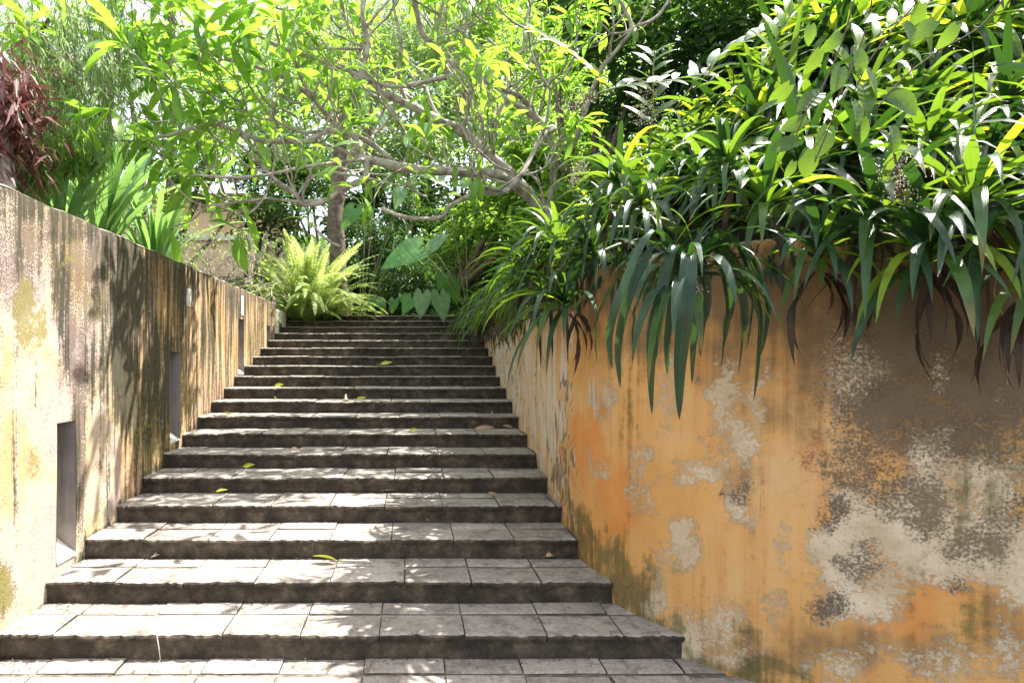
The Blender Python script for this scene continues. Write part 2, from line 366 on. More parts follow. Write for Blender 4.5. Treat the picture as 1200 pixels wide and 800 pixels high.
for n in range(0, NST+1):
    Y = Y1+(n-1)*TR
    z = n*RI
    xr = max(wall_x(Y), wall_x(Y+TR))+0.12 if n else 3.1
    xl = XL-0.02
    # stone body of the step: front face broken up
    if n:
        nx = 60; xs = np.linspace(xl, xr, nx+1); zz = [z-RI-0.05, z-RI*0.66, z-RI*0.33, z-0.042]
        v = []; f = []
        for x in xs:
            for k, q in enumerate(zz): v.append((x, Y+0.004+rng.normal(0, 0.003), q))
            v[-1] = (x, Y+0.006, z-.014); v.append((x, Y+TR+0.06, z-0.014))
        for i in range(nx):
            for k in range(4): a = i*5+k; f.append((a, a+5, a+6, a+1)); 
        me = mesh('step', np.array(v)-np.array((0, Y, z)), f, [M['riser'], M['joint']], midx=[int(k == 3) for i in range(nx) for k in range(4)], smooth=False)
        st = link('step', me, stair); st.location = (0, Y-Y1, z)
    else:
        v, f = boxv(-2.3, 3.2, -1.0, Y1+0.05, -0.12, -0.014)
        st = link('landing', mesh('landing', np.array(v), f, [M['joint']], smooth=False), stair); st.location = (0, -Y1, 0)
    if n == 0:
        rows = [(Y1-0.163, 0.166, False), (Y1-0.163-0.46, 0.455, True), (Y1-0.163-0.93, 0.455, False)]
    else:
        rows = [(Y-0.012, 0.30, True)] + ([(Y+0.292, TR-0.30, False)] if n <= 10 or n == NST else [])
    sp = 0.434; ph = -2.262
    jn = [xl+0.02]; x = ph+sp*random.uniform(0.55, 1.0)
    while x < xr-0.1: jn.append(x); x += sp*random.uniform(0.93, 1.08)
    jn.append(xr)
    st_ = st
    for (yf, d, fr) in rows:
        lay_row(st_, yf, d, z, xl, xr, fr, jn)
# landing rows are relative to the landing object: fixed by parent location above

# upper path beyond the last step
v, f = boxv(XL-3, 3.5, Y1+NST*TR, 30, NST*RI-0.3, NST*RI-0.005)
tag(link('upper_path', mesh('upper_path', v, f, M['soil'], smooth=False)), 'earth path beyond the top of the stairs', kind='structure')

# ------------------------------------------------------------------ left wall with niches
ZT = 2.59; YE = 10.55
NI = [(4.07, 4.30, 0.335, 1.225), (5.97, 6.24, 0.86, 1.71), (8.35, 8.62, 1.47, 2.19), (9.98, 10.22, 1.86, 2.20)]
def axis(a, b, step, extra):
    s = set(np.round(np.arange(a, b, step), 4).tolist()) | {a, b} | set(extra)
    s = sorted(s); out = [s[0]]
    for q in s[1:]:
        if q-out[-1] > step*0.3 or q in extra:
            if q-out[-1] <= step*0.3 and out[-1] not in extra: out[-1] = q
            elif q-out[-1] > 1e-6: out.append(q)
    return out
ys = axis(-1.5, YE, 0.045, {a for q in NI for a in q[:2]}); zs = axis(-0.1, ZT, 0.045, {a for q in NI for a in q[2:]})
Yg, Zg = np.meshgrid(ys, zs, indexing='ij'); Yf_, Zf_ = Yg.ravel(), Zg.ravel()
Xf_ = np.full_like(Yf_, XL)+0.004*wob(Yf_, Zf_, 3.1, 1.2)
Xf_ = np.where(Zf_ > ZT-0.02, Xf_-0.006, Xf_)
Zj = np.where(Zf_ > ZT-0.001, Zf_+0.006*wob(Yf_, Zf_, 9.0, .3), Zf_)
V = np.stack([Xf_, Yf_, Zj], 1); nz = len(zs); F = []
for i in range(len(ys)-1):
    for k in range(nz-1):
        ym = (ys[i]+ys[i+1])/2; zm = (zs[k]+zs[k+1])/2
        if any(a < ym < b and c < zm < d for a, b, c, d in NI): continue
        F.append((i*nz+k, (i+1)*nz+k, (i+1)*nz+k+1, i*nz+k+1))
px, py = topx(V)
nearpart = 1/(1+np.exp((px-139)/1.2))
far = 1-nearpart
lich = blobs(px, py, [(60, 265, 130, 50, .64), (20, 235, 60, 26, .68), (110, 320, 50, 80, 0.64), (20, 300, 60, 70, .55), (150, 340, 40, 60, .6), (95, 400, 30, 80, .55), (92, 520, 9, 110, .75), (5, 690, 12, 40, .7)])*np.where(px < 139, 1.12, .25)
lich = np.maximum(lich, 0.2*(px < 139))*1.0+0.0
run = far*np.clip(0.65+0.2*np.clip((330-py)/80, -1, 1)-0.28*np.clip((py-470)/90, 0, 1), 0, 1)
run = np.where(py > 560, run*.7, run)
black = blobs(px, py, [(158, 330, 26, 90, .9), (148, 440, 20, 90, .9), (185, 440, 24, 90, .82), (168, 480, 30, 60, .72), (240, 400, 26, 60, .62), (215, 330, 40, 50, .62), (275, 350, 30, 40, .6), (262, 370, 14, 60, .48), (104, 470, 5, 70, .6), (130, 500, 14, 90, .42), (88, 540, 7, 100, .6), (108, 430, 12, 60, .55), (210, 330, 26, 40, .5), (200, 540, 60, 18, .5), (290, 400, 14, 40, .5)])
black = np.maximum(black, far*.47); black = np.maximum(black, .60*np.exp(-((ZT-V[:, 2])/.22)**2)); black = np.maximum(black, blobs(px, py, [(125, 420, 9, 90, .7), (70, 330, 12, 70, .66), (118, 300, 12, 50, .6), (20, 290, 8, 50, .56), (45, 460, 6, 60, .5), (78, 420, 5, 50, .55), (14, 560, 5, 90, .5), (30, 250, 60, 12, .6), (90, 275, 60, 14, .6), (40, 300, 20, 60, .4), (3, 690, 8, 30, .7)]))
# dark line along the wall just above the steps
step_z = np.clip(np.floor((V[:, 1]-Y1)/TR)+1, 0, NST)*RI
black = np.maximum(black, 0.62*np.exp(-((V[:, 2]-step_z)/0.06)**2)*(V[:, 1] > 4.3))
moss = blobs(px, py, [(28, 365, 14, 45, .85), (48, 380, 10, 30, .7), (175, 520, 26, 60, .5), (215, 470, 14, 60, .55), (3, 690, 10, 30, .9), (80, 300, 20, 30, .4), (40, 540, 10, 30, .5), (300, 400, 10, 40, .4), (110, 360, 16, 30, .5)])
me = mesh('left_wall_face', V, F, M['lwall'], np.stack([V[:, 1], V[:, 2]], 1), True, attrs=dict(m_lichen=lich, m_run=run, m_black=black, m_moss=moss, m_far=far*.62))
lw = empty('plaster_wall', (XL, 4, 0), 'tall streaked cream plaster wall with narrow niches along the left of the stairs', 'wall')
def link_at(name, me, root):
    o = link(name, me, root); o.location = -root.location; return o
link_at('wall_face', me, lw)
# coping (top) and back
v = []; f = []
yy = np.arange(-1.5, YE+.01, 0.15)
for y in yy:
    z = ZT+0.006*float(wob(np.array(y), np.array(ZT), 9.0, .3)); v += [(XL-0.004, y, z-.004), (XL-.02, y, z+.008), (XL-0.16, y, z+0.012), (XL-0.30, y, z+.004), (XL-0.30, y, -.1)]
for i in range(len(yy)-1):
    for k in range(4): a = i*5+k; f.append((a, a+5, a+6, a+1))
link_at('coping', mesh('coping', v, f, M['cap']), lw)
for a, b, c, d in NI:
    D = 0.24; o = MB(); x0, x1 = XL+.002, XL-D
    rise = 0.10 if c < 1.8 else .04
    vs = [(x0, a, c), (x0, b, c), (x0, b, d), (x0, a, d), (x1, a, c+rise*D/.13), (x1, b, c+rise*D/.13), (x1, b, d), (x1, a, d)]
    fs = [(1, 2, 6, 5), (0, 4, 7, 3), (3, 7, 6, 2), (4, 5, 6, 7)]
    nme = mesh('niche', vs, fs, M['jamb_shade'], smooth=False); nn = link_at('niche', nme, lw)
    s_ = mesh('niche_sill', [(x0+.003, a, c+.003), (x0+.003, b, c+.003), (x1+.001, b, c+rise*D/.13+.003), (x1+.001, a, c+rise*D/.13+.003), (x0+.003, a, c-.012), (x0+.003, b, c-.012)], [(0, 1, 2, 3), (4, 5, 1, 0)], M['pale_plaster'], smooth=False)  # pale sill: the sunlight on the slope is put into its colour
    q = link('niche_sill', s_, nn)
def small_box(name, x0, x1, y0, y1, z0, z1, mat, root):
    v, f = boxv(x0, x1, y0, y1, z0, z1); return link_at(name, mesh(name, v, f, mat, smooth=False), root)
small_box('plaque', XL-.01, XL+.012, 6.43, 6.52, 2.18, 2.36, M['pale_plaster'], lw)
small_box('plaque', XL-.01, XL+.012, 8.45, 8.55, 2.24, 2.50, M['pale_plaster'], lw)
# the paler end pier, with two flat dark panels painting in the shade of small openings
pw = empty('end_pier', (XL, 10.6, 2), 'paler low end pier closing the left wall beside the top steps', 'pier')
o = MB(); v, f = boxv(XL-.36, XL+.03, YE+.003, 11.35, 1.0, 2.50); o.add(v, f); v, f = boxv(XL-.36, XL-.02, 11.353, 12.1, 1.0, 2.47); o.add(v, f)
b = MB(); v, f = boxv(XL-.36, XL+.03, YE+.003, 11.35, 1.0, 2.50); b.add(v, f); q = b.build('pier_block', M['pale_plaster'], pw, False); q.location = -pw.location
b = MB(); v, f = boxv(XL-.36, XL-.02, 11.353, 12.1, 1.0, 2.47); b.add(v, f); q = b.build('pier_block', M['pale_plaster'], pw, False); q.location = -pw.location
small_box('opening_shade', XL+.0, XL+.034, 10.75, 10.95, 2.0, 2.28, M['riser'], pw)
small_box('opening_shade', XL-.03, XL-.016, 11.6, 11.75, 2.16, 2.33, M['riser'], pw)

# ------------------------------------------------------------------ right wall, curving away at its near end
ZR = 2.22
SS = np.linspace(0, ARC[-1], 420); ZZ = np.linspace(-0.1, ZR, 62)
xs_, ys_ = wall_at(SS); NRM = np.array([wall_normal(min(max(s, .06), ARC[-1]-.06)) for s in SS])
V = []; UVs = []
for i, s in enumerate(SS):
    for z in ZZ:
        V.append((xs_[i], ys_[i], z)); UVs.append((s, z))
V = np.array(V); UVs = np.array(UVs); nz = len(ZZ)
dsp = 0.010*wob(UVs[:, 0], UVs[:, 1], 2.3, .7)+.004*wob(UVs[:, 0], UVs[:, 1], 7.7, 2.)
N2 = np.repeat(NRM, nz, 0); V[:, 0] += N2[:, 0]*dsp; V[:, 1] += N2[:, 1]*dsp
F = [(i*nz+k, (i+1)*nz+k, (i+1)*nz+k+1, i*nz+k+1) for i in range(len(SS)-1) for k in range(nz-1)]
px, py = topx(V)
px = px+9*wob(UVs[:, 0], UVs[:, 1], 11, 1.)+5*wob(UVs[:, 0], UVs[:, 1], 27, 4.); py = py+11*wob(UVs[:, 0], UVs[:, 1], 9, 3.)+5*wob(UVs[:, 0], UVs[:, 1], 31, 2.)
white = blobs(px, py, [(708, 470, 9, 45, .62), (752, 540, 8, 20, .62), (700, 555, 10, 30, .55), (762, 575, 9, 30, .6), (742, 565, 10, 50, .5), (848, 470, 26, 60, .66), (868, 520, 20, 45, .74), (890, 470, 14, 60, .58), (824, 545, 30, 22, .74), (800, 560, 16, 22, .6), (868, 590, 22, 22, .74), (802, 635, 20, 28, .76), (780, 648, 12, 18, .55), (768, 690, 18, 30, .62),
    (762, 705, 16, 34, .8), (795, 755, 40, 34, .8), (845, 735, 30, 34, .64), (860, 770, 50, 20, .6), (920, 640, 12, 60, .5), (905, 720, 20, 20, .5), (780, 470, 12, 60, .52), (792, 430, 14, 30, .55), (1000, 440, 45, 60, .6), (985, 480, 20, 60, .55), (1105, 440, 16, 26, .62), (1105, 495, 14, 18, .72), (1178, 470, 6, 28, .66),
    (1090, 550, 42, 60, .74), (1050, 620, 90, 50, .84), (985, 650, 40, 60, .8), (1120, 640, 110, 60, .82), (1000, 590, 45, 40, .72), (1160, 570, 50, 50, .7), (1010, 700, 60, 40, .8), (1190, 660, 40, 60, .75), (1100, 770, 110, 30, .55), (985, 785, 40, 25, .6), (1180, 760, 30, 40, .6), (940, 780, 22, 22, .5)])
white = np.maximum(white, 0.12)
streak = blobs(px, py, [(600, 440, 14, 120, .66), (622, 450, 14, 160, .58), (645, 500, 20, 160, .62), (585, 400, 10, 60, .8), (660, 420, 16, 80, .5), (700, 470, 14, 60, .4), (640, 620, 12, 60, .6), (655, 640, 8, 40, .6)])
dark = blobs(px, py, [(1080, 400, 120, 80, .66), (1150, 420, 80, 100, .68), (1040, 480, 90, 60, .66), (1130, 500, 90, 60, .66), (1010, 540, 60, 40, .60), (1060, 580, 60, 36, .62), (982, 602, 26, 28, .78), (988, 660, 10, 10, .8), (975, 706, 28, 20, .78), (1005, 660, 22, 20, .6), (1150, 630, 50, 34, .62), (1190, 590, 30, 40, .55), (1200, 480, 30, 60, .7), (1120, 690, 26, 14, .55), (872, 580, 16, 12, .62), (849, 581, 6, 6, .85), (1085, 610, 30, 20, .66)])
brown = blobs(px, py, [(1100, 380, 190, 150, 1.0), (820, 340, 200, 60, .8), (1180, 560, 60, 90, .6), (1000, 760, 220, 26, .55), (900, 360, 90, 60, .75), (1000, 400, 110, 70, .8), (1120, 450, 150, 110, .85), (760, 400, 60, 40, .6), (700, 370, 70, 30, .5), (940, 480, 60, 60, .5), (860, 420, 50, 60, .55), (880, 560, 40, 20, .45), (1180, 730, 40, 50, .55), (930, 740, 40, 30, .45), (900, 780, 50, 20, .7)])  # brown dirt plus painted shade under the overhanging plants
rust = blobs(px, py, [(690, 520, 26, 60, .75), (720, 590, 30, 60, .65), (690, 620, 20, 50, .55), (960, 530, 16, 60, .5), (1110, 670, 40, 50, .7), (1060, 730, 60, 30, .6), (850, 640, 60, 40, .35), (962, 640, 10, 50, .6)])
mossr = blobs(px, py, [(685, 625, 18, 26, .95), (712, 655, 22, 30, 1.0), (738, 690, 26, 28, 1.0), (780, 735, 30, 16, .8), (700, 690, 30, 14, .6), (770, 680, 14, 20, .5), (870, 740, 30, 14, .55), (905, 785, 40, 18, .75), (1130, 725, 26, 26, .5), (1190, 545, 30, 30, .45), (735, 480, 8, 40, .45), (745, 430, 12, 40, .5), (640, 600, 8, 40, .45), (1150, 590, 60, 40, .45)])
stepr = np.clip(np.floor((V[:, 1]-Y1)/TR)+1, 0, NST)*RI
mossr = np.maximum(mossr, 0.72*np.exp(-((V[:, 2]-stepr)/0.07)**2)*(V[:, 1] < 4.6))
dstr = blobs(px, py, [(664, 500, 3, 110, .72), (606, 420, 2.5, 80, .6), (656, 560, 5, 60, .75), (667, 600, 5, 50, .75), (590, 400, 4, 60, .55), (630, 460, 2.5, 100, .5), (648, 540, 12, 60, .4)])
me = mesh('right_wall_face', V, F, M['rwall'], UVs, True, attrs=dict(m_white=white, m_streak=streak, m_dark=dark, m_brown_shade=brown, m_rust=rust, m_moss=mossr, m_dstreak=dstr))
rw = empty('ochre_wall', (1.136, 5, 0), 'peeling ochre orange plaster wall curving away on the right under the plants', 'wall')
link_at('wall_face', me, rw)
v = []; f = []
for i in range(0, len(SS), 3):
    p = np.array((xs_[i], ys_[i])); n = NRM[i]
    for d, z in ((0.0, ZR-.001), (0.02, ZR+.012), (.25, ZR+.014), (.25, -0.1)): q = p+n*d; v.append((q[0], q[1], z))
cn = len(v)//4
for i in range(cn-1):
    for k in range(3): a = i*4+k; f.append((a, a+4, a+5, a+1))
link_at('coping', mesh('coping', v, f, M['cap']), rw)
# root hanging down the wall at right
pth = [at(1168, 322, 2.80), at(1163, 345, 2.79), at(1175, 375, 2.785), at(1181, 400, 2.78), at(1178, 440, 2.78)]
def onwall(x, y, off=0.01):
    k = (x-482.5)/750; c = PLAN[:, 0]-k*PLAN[:, 1]; i = np.where(np.diff(np.sign(c)) != 0)[0][-1]
    t = c[i]/(c[i]-c[i+1]); P = PLAN[i]*(1-t)+PLAN[i+1]*t; s = ARC[i]+t*SEG[i]; n = wall_normal(s)
    Y = P[1]; return Vector((P[0]-n[0]*off, Y-n[1]*off, H+(425-y)/750*Y)), s
o = MB(); a, b = smooth_path([onwall(1168, 318)[0], onwall(1164, 345)[0], onwall(1176, 375)[0], onwall(1181, 400)[0], onwall(1179, 450)[0]], [.0025, .003, .0035, .003, .002]); o.tube(a, b, 5)
q = o.build('root', M['fallen_b']); tag(q, 'thin pale dry root hanging down the dark upper part of the orange wall', 'root')

# ------------------------------------------------------------------ ground sheets
v, f = boxv(-150, 150, -100, 260, -0.35, -0.13); tag(link('ground', mesh('ground', v, f, M['soil'], smooth=False)), kind='structure')
def bed_z(d): return ZR-0.06+0.80*max(d-.1, 0)-0.35*max(d-3, 0)
# left garden plateau
v = []; f = []; gx = np.concatenate([[-2.5, -3, -4], np.linspace(-6, -60, 10)]); gy = np.concatenate([np.linspace(-10, 12, 10), np.linspace(16, 90, 10)])
for x in gx:
    for y in gy: v.append((x, y, 2.1+0.03*max(-x-4, 0)+(0.05*math.sin(x*2+y))))
for i in range(len(gx)-1):
    for k in range(len(gy)-1): a = i*len(gy)+k; f.append((a, a+1, a+len(gy)+1, a+len(gy)))
tag(link('garden_ground', mesh('garden_ground', v, f, M['soil'])), kind='structure')
# planting bed: a slope rising behind the ochre wall
v = []; f = []; dd = [0.2, .5, 1, 1.5, 2.2, 3, 4.2, 6, 10, 20]; ii = list(range(0, len(SS), 8))
for i in ii:
    for d in dd:
        n = NRM[i]; far_d = d; q = np.array((xs_[i], ys_[i]))+n*d
        v.append((q[0], q[1], bed_z(d)+rng.normal(0, .02)))
for i in range(len(ii)-1):
    for k in range(len(dd)-1): a = i*len(dd)+k; f.append((a, a+len(dd), a+len(dd)+1, a+1))
tag(link('planting_bed', mesh('planting_bed', v, f, M['soil'])), kind='structure')
v, f = boxv(1.0, 60, 12.65, 90, 2.0, 3.6); 
v = [(1.0, 12.6, 2.4), (60, 12.6, 6), (60, 90, 9), (1.0, 90, 5), (-8, 30, 2.6), (1.0, 12.6, 1.5), (60, 12.6, 1.5)]
tag(link('hillside', mesh('hillside', v, [(0, 1, 2, 3), (0, 3, 4), (5, 6, 1, 0)], M['soil'], smooth=False)), kind='structure')

v = []; f = []; bx_ = np.linspace(-45, 45, 25); by_ = [19, 22, 26, 32, 45, 70]; bh = [2.2, 3.8, 5.6, 7.5, 10, 13]
for x in bx_:
    for y, h in zip(by_, bh): v.append((x, y, h+(.5*math.sin(x*.9+y)+.4*math.sin(x*2.3) if y > 19 else 0)))
for i in range(24):
    for k in range(5): a = i*6+k; f.append((a, a+6, a+7, a+1))
M['far_green'] = bark_mat('far_green_bank', (0.02, 0.045, 0.012), (0.06, 0.11, 0.03), 3, 0.9, 1.0)
tag(link('far_bank', mesh('far_bank', v, f, M['far_green'])), kind='structure')
# ------------------------------------------------------------------ leaf shapes
def strap(L, W, a0, droop, n=8, fold=0.28, side=0.0, wave=0.0, tip=1.5, base=0.35):
    """long strap leaf from the origin, along +X, starting a0 above the horizontal and turning down by droop"""
    v = []; uv = []; p = Vector((0, 0, 0)); ds = L/n; yaw = 0
    for i in range(n+1):
        t = i/n; a = a0-droop*(t**1.25); yaw = side*t
        if i: p = p+Vector((math.cos(a)*math.cos(yaw), math.cos(a)*math.sin(yaw), math.sin(a)))*ds
        wd = W*(base+(1-base)*min(1, t/0.38)**0.8)*(max(0.0, 1-t**3.2)**0.8)*0.5
        if i == n: wd = 0.0008
        nrm = Vector((-math.sin(a)*math.cos(yaw), -math.sin(a)*math.sin(yaw), math.cos(a))); s = Vector((-math.sin(yaw), math.cos(yaw), 0))
        fz = fold*wd*(1-0.5*t); rl = wave*math.sin(t*7)
        v += [p+s*wd+nrm*(fz+rl*wd), p.copy(), p-s*wd+nrm*(fz-rl*wd)]; uv += [(0, t), (.5, t), (1, t)]
    f = []
    for i in range(n):
        a = i*3; f += [(a, a+1, a+4, a+3), (a+1, a+2, a+5, a+4)]
    return v, f, uv
def ovate(L, W, droop=0.6, fold=0.3, n=5, heart=0.0, peak=0.42, a0=0.15):
    v = []; uv = []; p = Vector((0, 0, 0)); ds = L/n
    for i in range(n+1):
        t = i/n; a = a0-droop*t
        if i: p = p+Vector((math.cos(a), 0, math.sin(a)))*ds
        wd = W*0.5*math.sin(math.pi*min(1, (t**0.75 if peak < .5 else t**1.3)))**0.85 if 0 < t < 1 else 0.001
        if i == 0: wd = 0.004+heart*W*0.4
        back = heart*L*0.22 if i <= 1 else 0
        nrm = Vector((-math.sin(a), 0, math.cos(a)))
        v += [p+Vector((-back, wd, 0))+nrm*fold*wd, p.copy(), p+Vector((-back, -wd, 0))+nrm*fold*wd]; uv += [(0, t), (.5, t), (1, t)]
    f = []
    for i in range(n): a = i*3; f += [(a, a+1, a+4, a+3), (a+1, a+2, a+5, a+4)]
    return v, f, uv
def lm(name, data, mat): return mesh(name, data[0], data[1], mat, data[2])

def scatter(name, tmpl, mats3, pos, scl, mat, parent=None):
    """many copies of one small leaf joined in one mesh; mats3 (N,3,3), pos (N,3), scl (N,)"""
    tv = np.array([tuple(q) for q in tmpl[0]]); tf = tmpl[1]; tu = np.array(tmpl[2]); N = len(pos); k = len(tv)
    v = np.einsum('nij,kj->nki', mats3, tv)*scl[:, None, None]+pos[:, None, :]
    n4 = len(tf[0]); fa = np.array(tf)
    f = (fa[None]+(np.arange(N)*k)[:, None, None]).reshape(-1, n4)
    uv = np.tile(tu, (N, 1)); rnd = np.repeat(rng.random(N), k)
    me = mesh(name, v.reshape(-1, 3), f, mat, uv, True, attrs=dict(rnd=rnd))
    return link(name, me, parent)
def rand_frames(N, down=0.0, horiz=1.0, dirs=None):
    if dirs is None:
        a = rng.random(N)*2*np.pi; d = np.stack([np.cos(a), np.sin(a), rng.normal(-down, 0.45, N)], 1)
    else: d = dirs
    d = d/np.linalg.norm(d, axis=1)[:, None]
    up = rng.normal(0, 0.35, (N, 3)); up[:, 2] += horiz
    y = np.cross(up, d); y /= np.linalg.norm(y, axis=1)[:, None]+1e-9; z = np.cross(d, y)
    return np.stack([d, y, z], 2)
RH = ([(0, 0, 0), (0.45, 0.17, 0.05), (1, 0, -0.12), (0.45, -0.17, 0.05)], [(0, 3, 2, 1)], [(.5, 0), (0, .5), (.5, 1), (1, .5)])
RHN = ([(0, 0, 0), (0.4, 0.07, 0.02), (1, 0, -0.15), (0.4, -0.07, 0.02)], [(0, 3, 2, 1)], [(.5, 0), (0, .5), (.5, 1), (1, .5)])

# ---- strap-leaved plants
def variants(kind, k=4):
    out = []
    for i in range(k):
        r = random.uniform
        if kind == 'erect': out.append(strap(r(.55, .68), r(.042, .052), R(r(60, 78)), R(r(60, 95)), side=r(-.25, .25), wave=r(-.2, .2)))
        if kind == 'arch': out.append(strap(r(.6, .76), r(.042, .056), R(r(35, 55)), R(r(110, 140)), side=r(-.3, .3), wave=r(-.2, .2)))
        if kind == 'hang': out.append(strap(r(.62, .82), r(.058, .074), R(r(5, 40)), R(r(105, 140)), side=r(-.25, .25), wave=r(-.2, .2)))
        if kind == 'thin': out.append(strap(r(.55, .75), r(.034, .044), R(r(10, 45)), R(r(100, 130)), side=r(-.3, .3)))
        if kind == 'thinup': out.append(strap(r(.55, .7), r(.034, .044), R(r(55, 75)), R(r(70, 110)), side=r(-.3, .3)))
        if kind == 'long': out.append(strap(r(.9, 1.2), r(.055, .075), R(r(74, 90)), R(r(12, 75)), side=r(-.2, .2), n=9))
    return out
LV = {}
for kind, mk in (('erect', 'strap'), ('erect', 'strap_pale'), ('arch', 'strap'), ('arch', 'strap_dark'), ('arch', 'strap_pale'), ('hang', 'strap_dark'), ('hang', 'strap'), ('thin', 'strap'), ('thin', 'strap_dark'), ('thinup', 'strap'), ('thin', 'dead'), ('long', 'lily'), ('long', 'red')):
    LV[kind, mk] = [lm('strap_leaf', d, M[mk]) for d in variants(kind)]
dead_v = [lm('dead_leaf', strap(random.uniform(.3, .5), .028, R(-30), R(65), n=9, fold=.9, side=random.uniform(-.5, .5), wave=1.2), M['dead']) for _ in range(4)]

def leaf_obj(me, parent, loc, az, scale=1.0, pitch=0.0, roll=0.0, name='leaf'):
    o = bpy.data.objects.new(name, me); COL.objects.link(o); o.parent = parent
    o.location = loc; o.rotation_mode = 'XYZ'
    o.rotation_euler = (roll, -pitch, az); o.scale = (scale,)*3
    return o

def gleaf(d0, L, W, sag, n=8, twist=0.0):
    d = Vector(d0).normalized(); p = Vector((0, 0, 0)); v = []; uv = []; hs = Vector((-d.y, d.x, 0))
    if hs.length < .15: hs = Vector((random.uniform(-1, 1), random.uniform(-1, 1), 0))
    hs.normalize(); ds = L/n
    for i in range(n+1):
        t = i/n
        if i: d = (d+Vector((0, 0, -sag*ds/L*(.5+1.6*t)))).normalized(); p = p+d*ds
        s_ = (hs-d*hs.dot(d)).normalized(); nr = d.cross(s_); nr = nr if nr.z+.01 > 0 else nr
        if twist: q = Quaternion(d, twist*t); s_ = q @ s_; nr = q @ nr
        w_ = W*.5*(.4+.6*min(1, t/.4)**.8)*max(0, 1-t**2.6)**.85 if i < n else .0006
        v += [p+s_*w_+nr*w_*.3, p.copy(), p-s_*w_+nr*w_*.3]; uv += [(0, t), (.5, t), (1, t)]
    f = []
    for i in range(n): a = i*3; f += [(a, a+1, a+4, a+3), (a+1, a+2, a+5, a+4)]
    return v, f, uv
def tilted_plant(loc, axis, label, group, size=1.0, n=20, Wd=.048, dead=5, pale=.1, stem_to=None, spread=1.15):
    root = empty('strap_leaved_plant', loc, label, 'plant', group); ax = Vector(axis).normalized(); b1 = ax.orthogonal().normalized(); b2 = ax.cross(b1)
    for i in range(n):
        a = i*2.4+random.uniform(-.2, .2); k = (i+.5)/n; th = spread*(k**.6)*random.uniform(.85, 1.1)
        d = ax*math.cos(th)+(b1*math.cos(a)+b2*math.sin(a))*math.sin(th)
        L = random.uniform(.46, .66)*size; mt = 'strap_dark' if random.random() < .55 else ('strap_pale' if random.random() < pale else 'strap')
        dt = gleaf(d, L, Wd*random.uniform(.8, 1.2)*size**.5, random.uniform(.9, 2.1), twist=random.uniform(-.6, .6))
        lf = link('leaf', mesh('leaf', dt[0], dt[1], M[mt], dt[2]), root); lf.location = ax*(.03+.05*(1-k))
    for i in range(dead):
        o = leaf_obj(random.choice(dead_v), root, (random.uniform(-.06, .06), random.uniform(-.04, .04), -.02), random.random()*6.3, random.uniform(.6, 1.15), random.uniform(-.5, 0), name='dead_leaf')
    if stem_to is not None:
        o = MB(); P, rr = smooth_path([Vector((0, 0, 0)), (Vector(stem_to)-Vector(loc))*.5+Vector((0, 0, .05)), Vector(stem_to)-Vector(loc)], [.013, .015, .017], 4); o.tube(P, rr, 6); o.build('stem', M['stem'], root)
    return root
def strap_plant(loc, out_ang, size=1.0, n=16, style='front', label='', pale=0.3, group=None, name='strap_leaved_plant'):
    root = empty(name, loc, label, 'plant', group)
    az0 = random.random()*6.28
    for i in range(n):
        az = az0+i*2.39996+random.uniform(-.2, .2); inner = i/n     # first leaves outer
        toward = math.cos(az-out_ang)                              # 1: leaf points out over the wall
        h = 0.03+0.10*inner
        if style == 'front':
            if toward > 0.1: key = ('hang', 'strap_dark') if random.random() < .75 else ('hang', 'strap')
            elif inner > .6: key = ('erect', 'strap')
            else: key = ('arch', 'strap_dark' if random.random() < .5 else 'strap')
            if inner > .75: key = ('arch', 'strap_pale' if random.random() < pale else 'strap')
        elif style == 'far':
            key = ('thin', 'strap' if random.random() < .6 else 'strap_dark') if inner < .7 else ('thinup', 'strap')
        else:
            if inner > .6: key = ('erect', 'strap_pale' if random.random() < pale else 'strap')
            else: key = ('arch', 'strap_pale' if random.random() < pale*.6 else ('strap' if random.random() < .6 else 'strap_dark'))
        me = random.choice(LV[key])
        leaf_obj(me, root, (math.cos(az)*.03, math.sin(az)*.03, h*size), az, size*random.uniform(.8, 1.12), random.uniform(-.12, .12), random.uniform(-.25, .25))
    return root
ORD = ['first', 'second', 'third', 'fourth', 'fifth', 'sixth', 'seventh', 'eighth', 'ninth', 'tenth', 'eleventh', 'twelfth', 'thirteenth', 'fourteenth', 'fifteenth', 'sixteenth', 'seventeenth', 'eighteenth', 'nineteenth', 'twentieth', 'twenty-first', 'twenty-second', 'twenty-third', 'twenty-fourth', 'twenty-fifth', 'twenty-sixth', 'twenty-seventh', 'twenty-eighth', 'twenty-ninth', 'thirtieth', 'thirty-first', 'thirty-second', 'thirty-third', 'thirty-fourth', 'thirty-fifth', 'thirty-sixth', 'thirty-seventh', 'thirty-eighth', 'thirty-ninth', 'fortieth', 'forty-first', 'forty-second', 'forty-third', 'forty-fourth', 'forty-fifth', 'forty-sixth', 'forty-seventh', 'forty-eighth', 'forty-ninth', 'fiftieth']
ROWS = [(-0.03, 0.27, 'front', 'drooping over the orange wall'), (0.50, .46, 'mid', 'in the second row of the bank'), (1.0, .52, 'mid', 'in the third row of the bank'),
        (1.6, .5, 'mid', 'in the fourth row of the bank'), (2.2, .6, 'mid', 'in the fifth row of the bank'), (2.9, .75, 'mid', 'in the topmost row of the bank')]
bed_pts = []
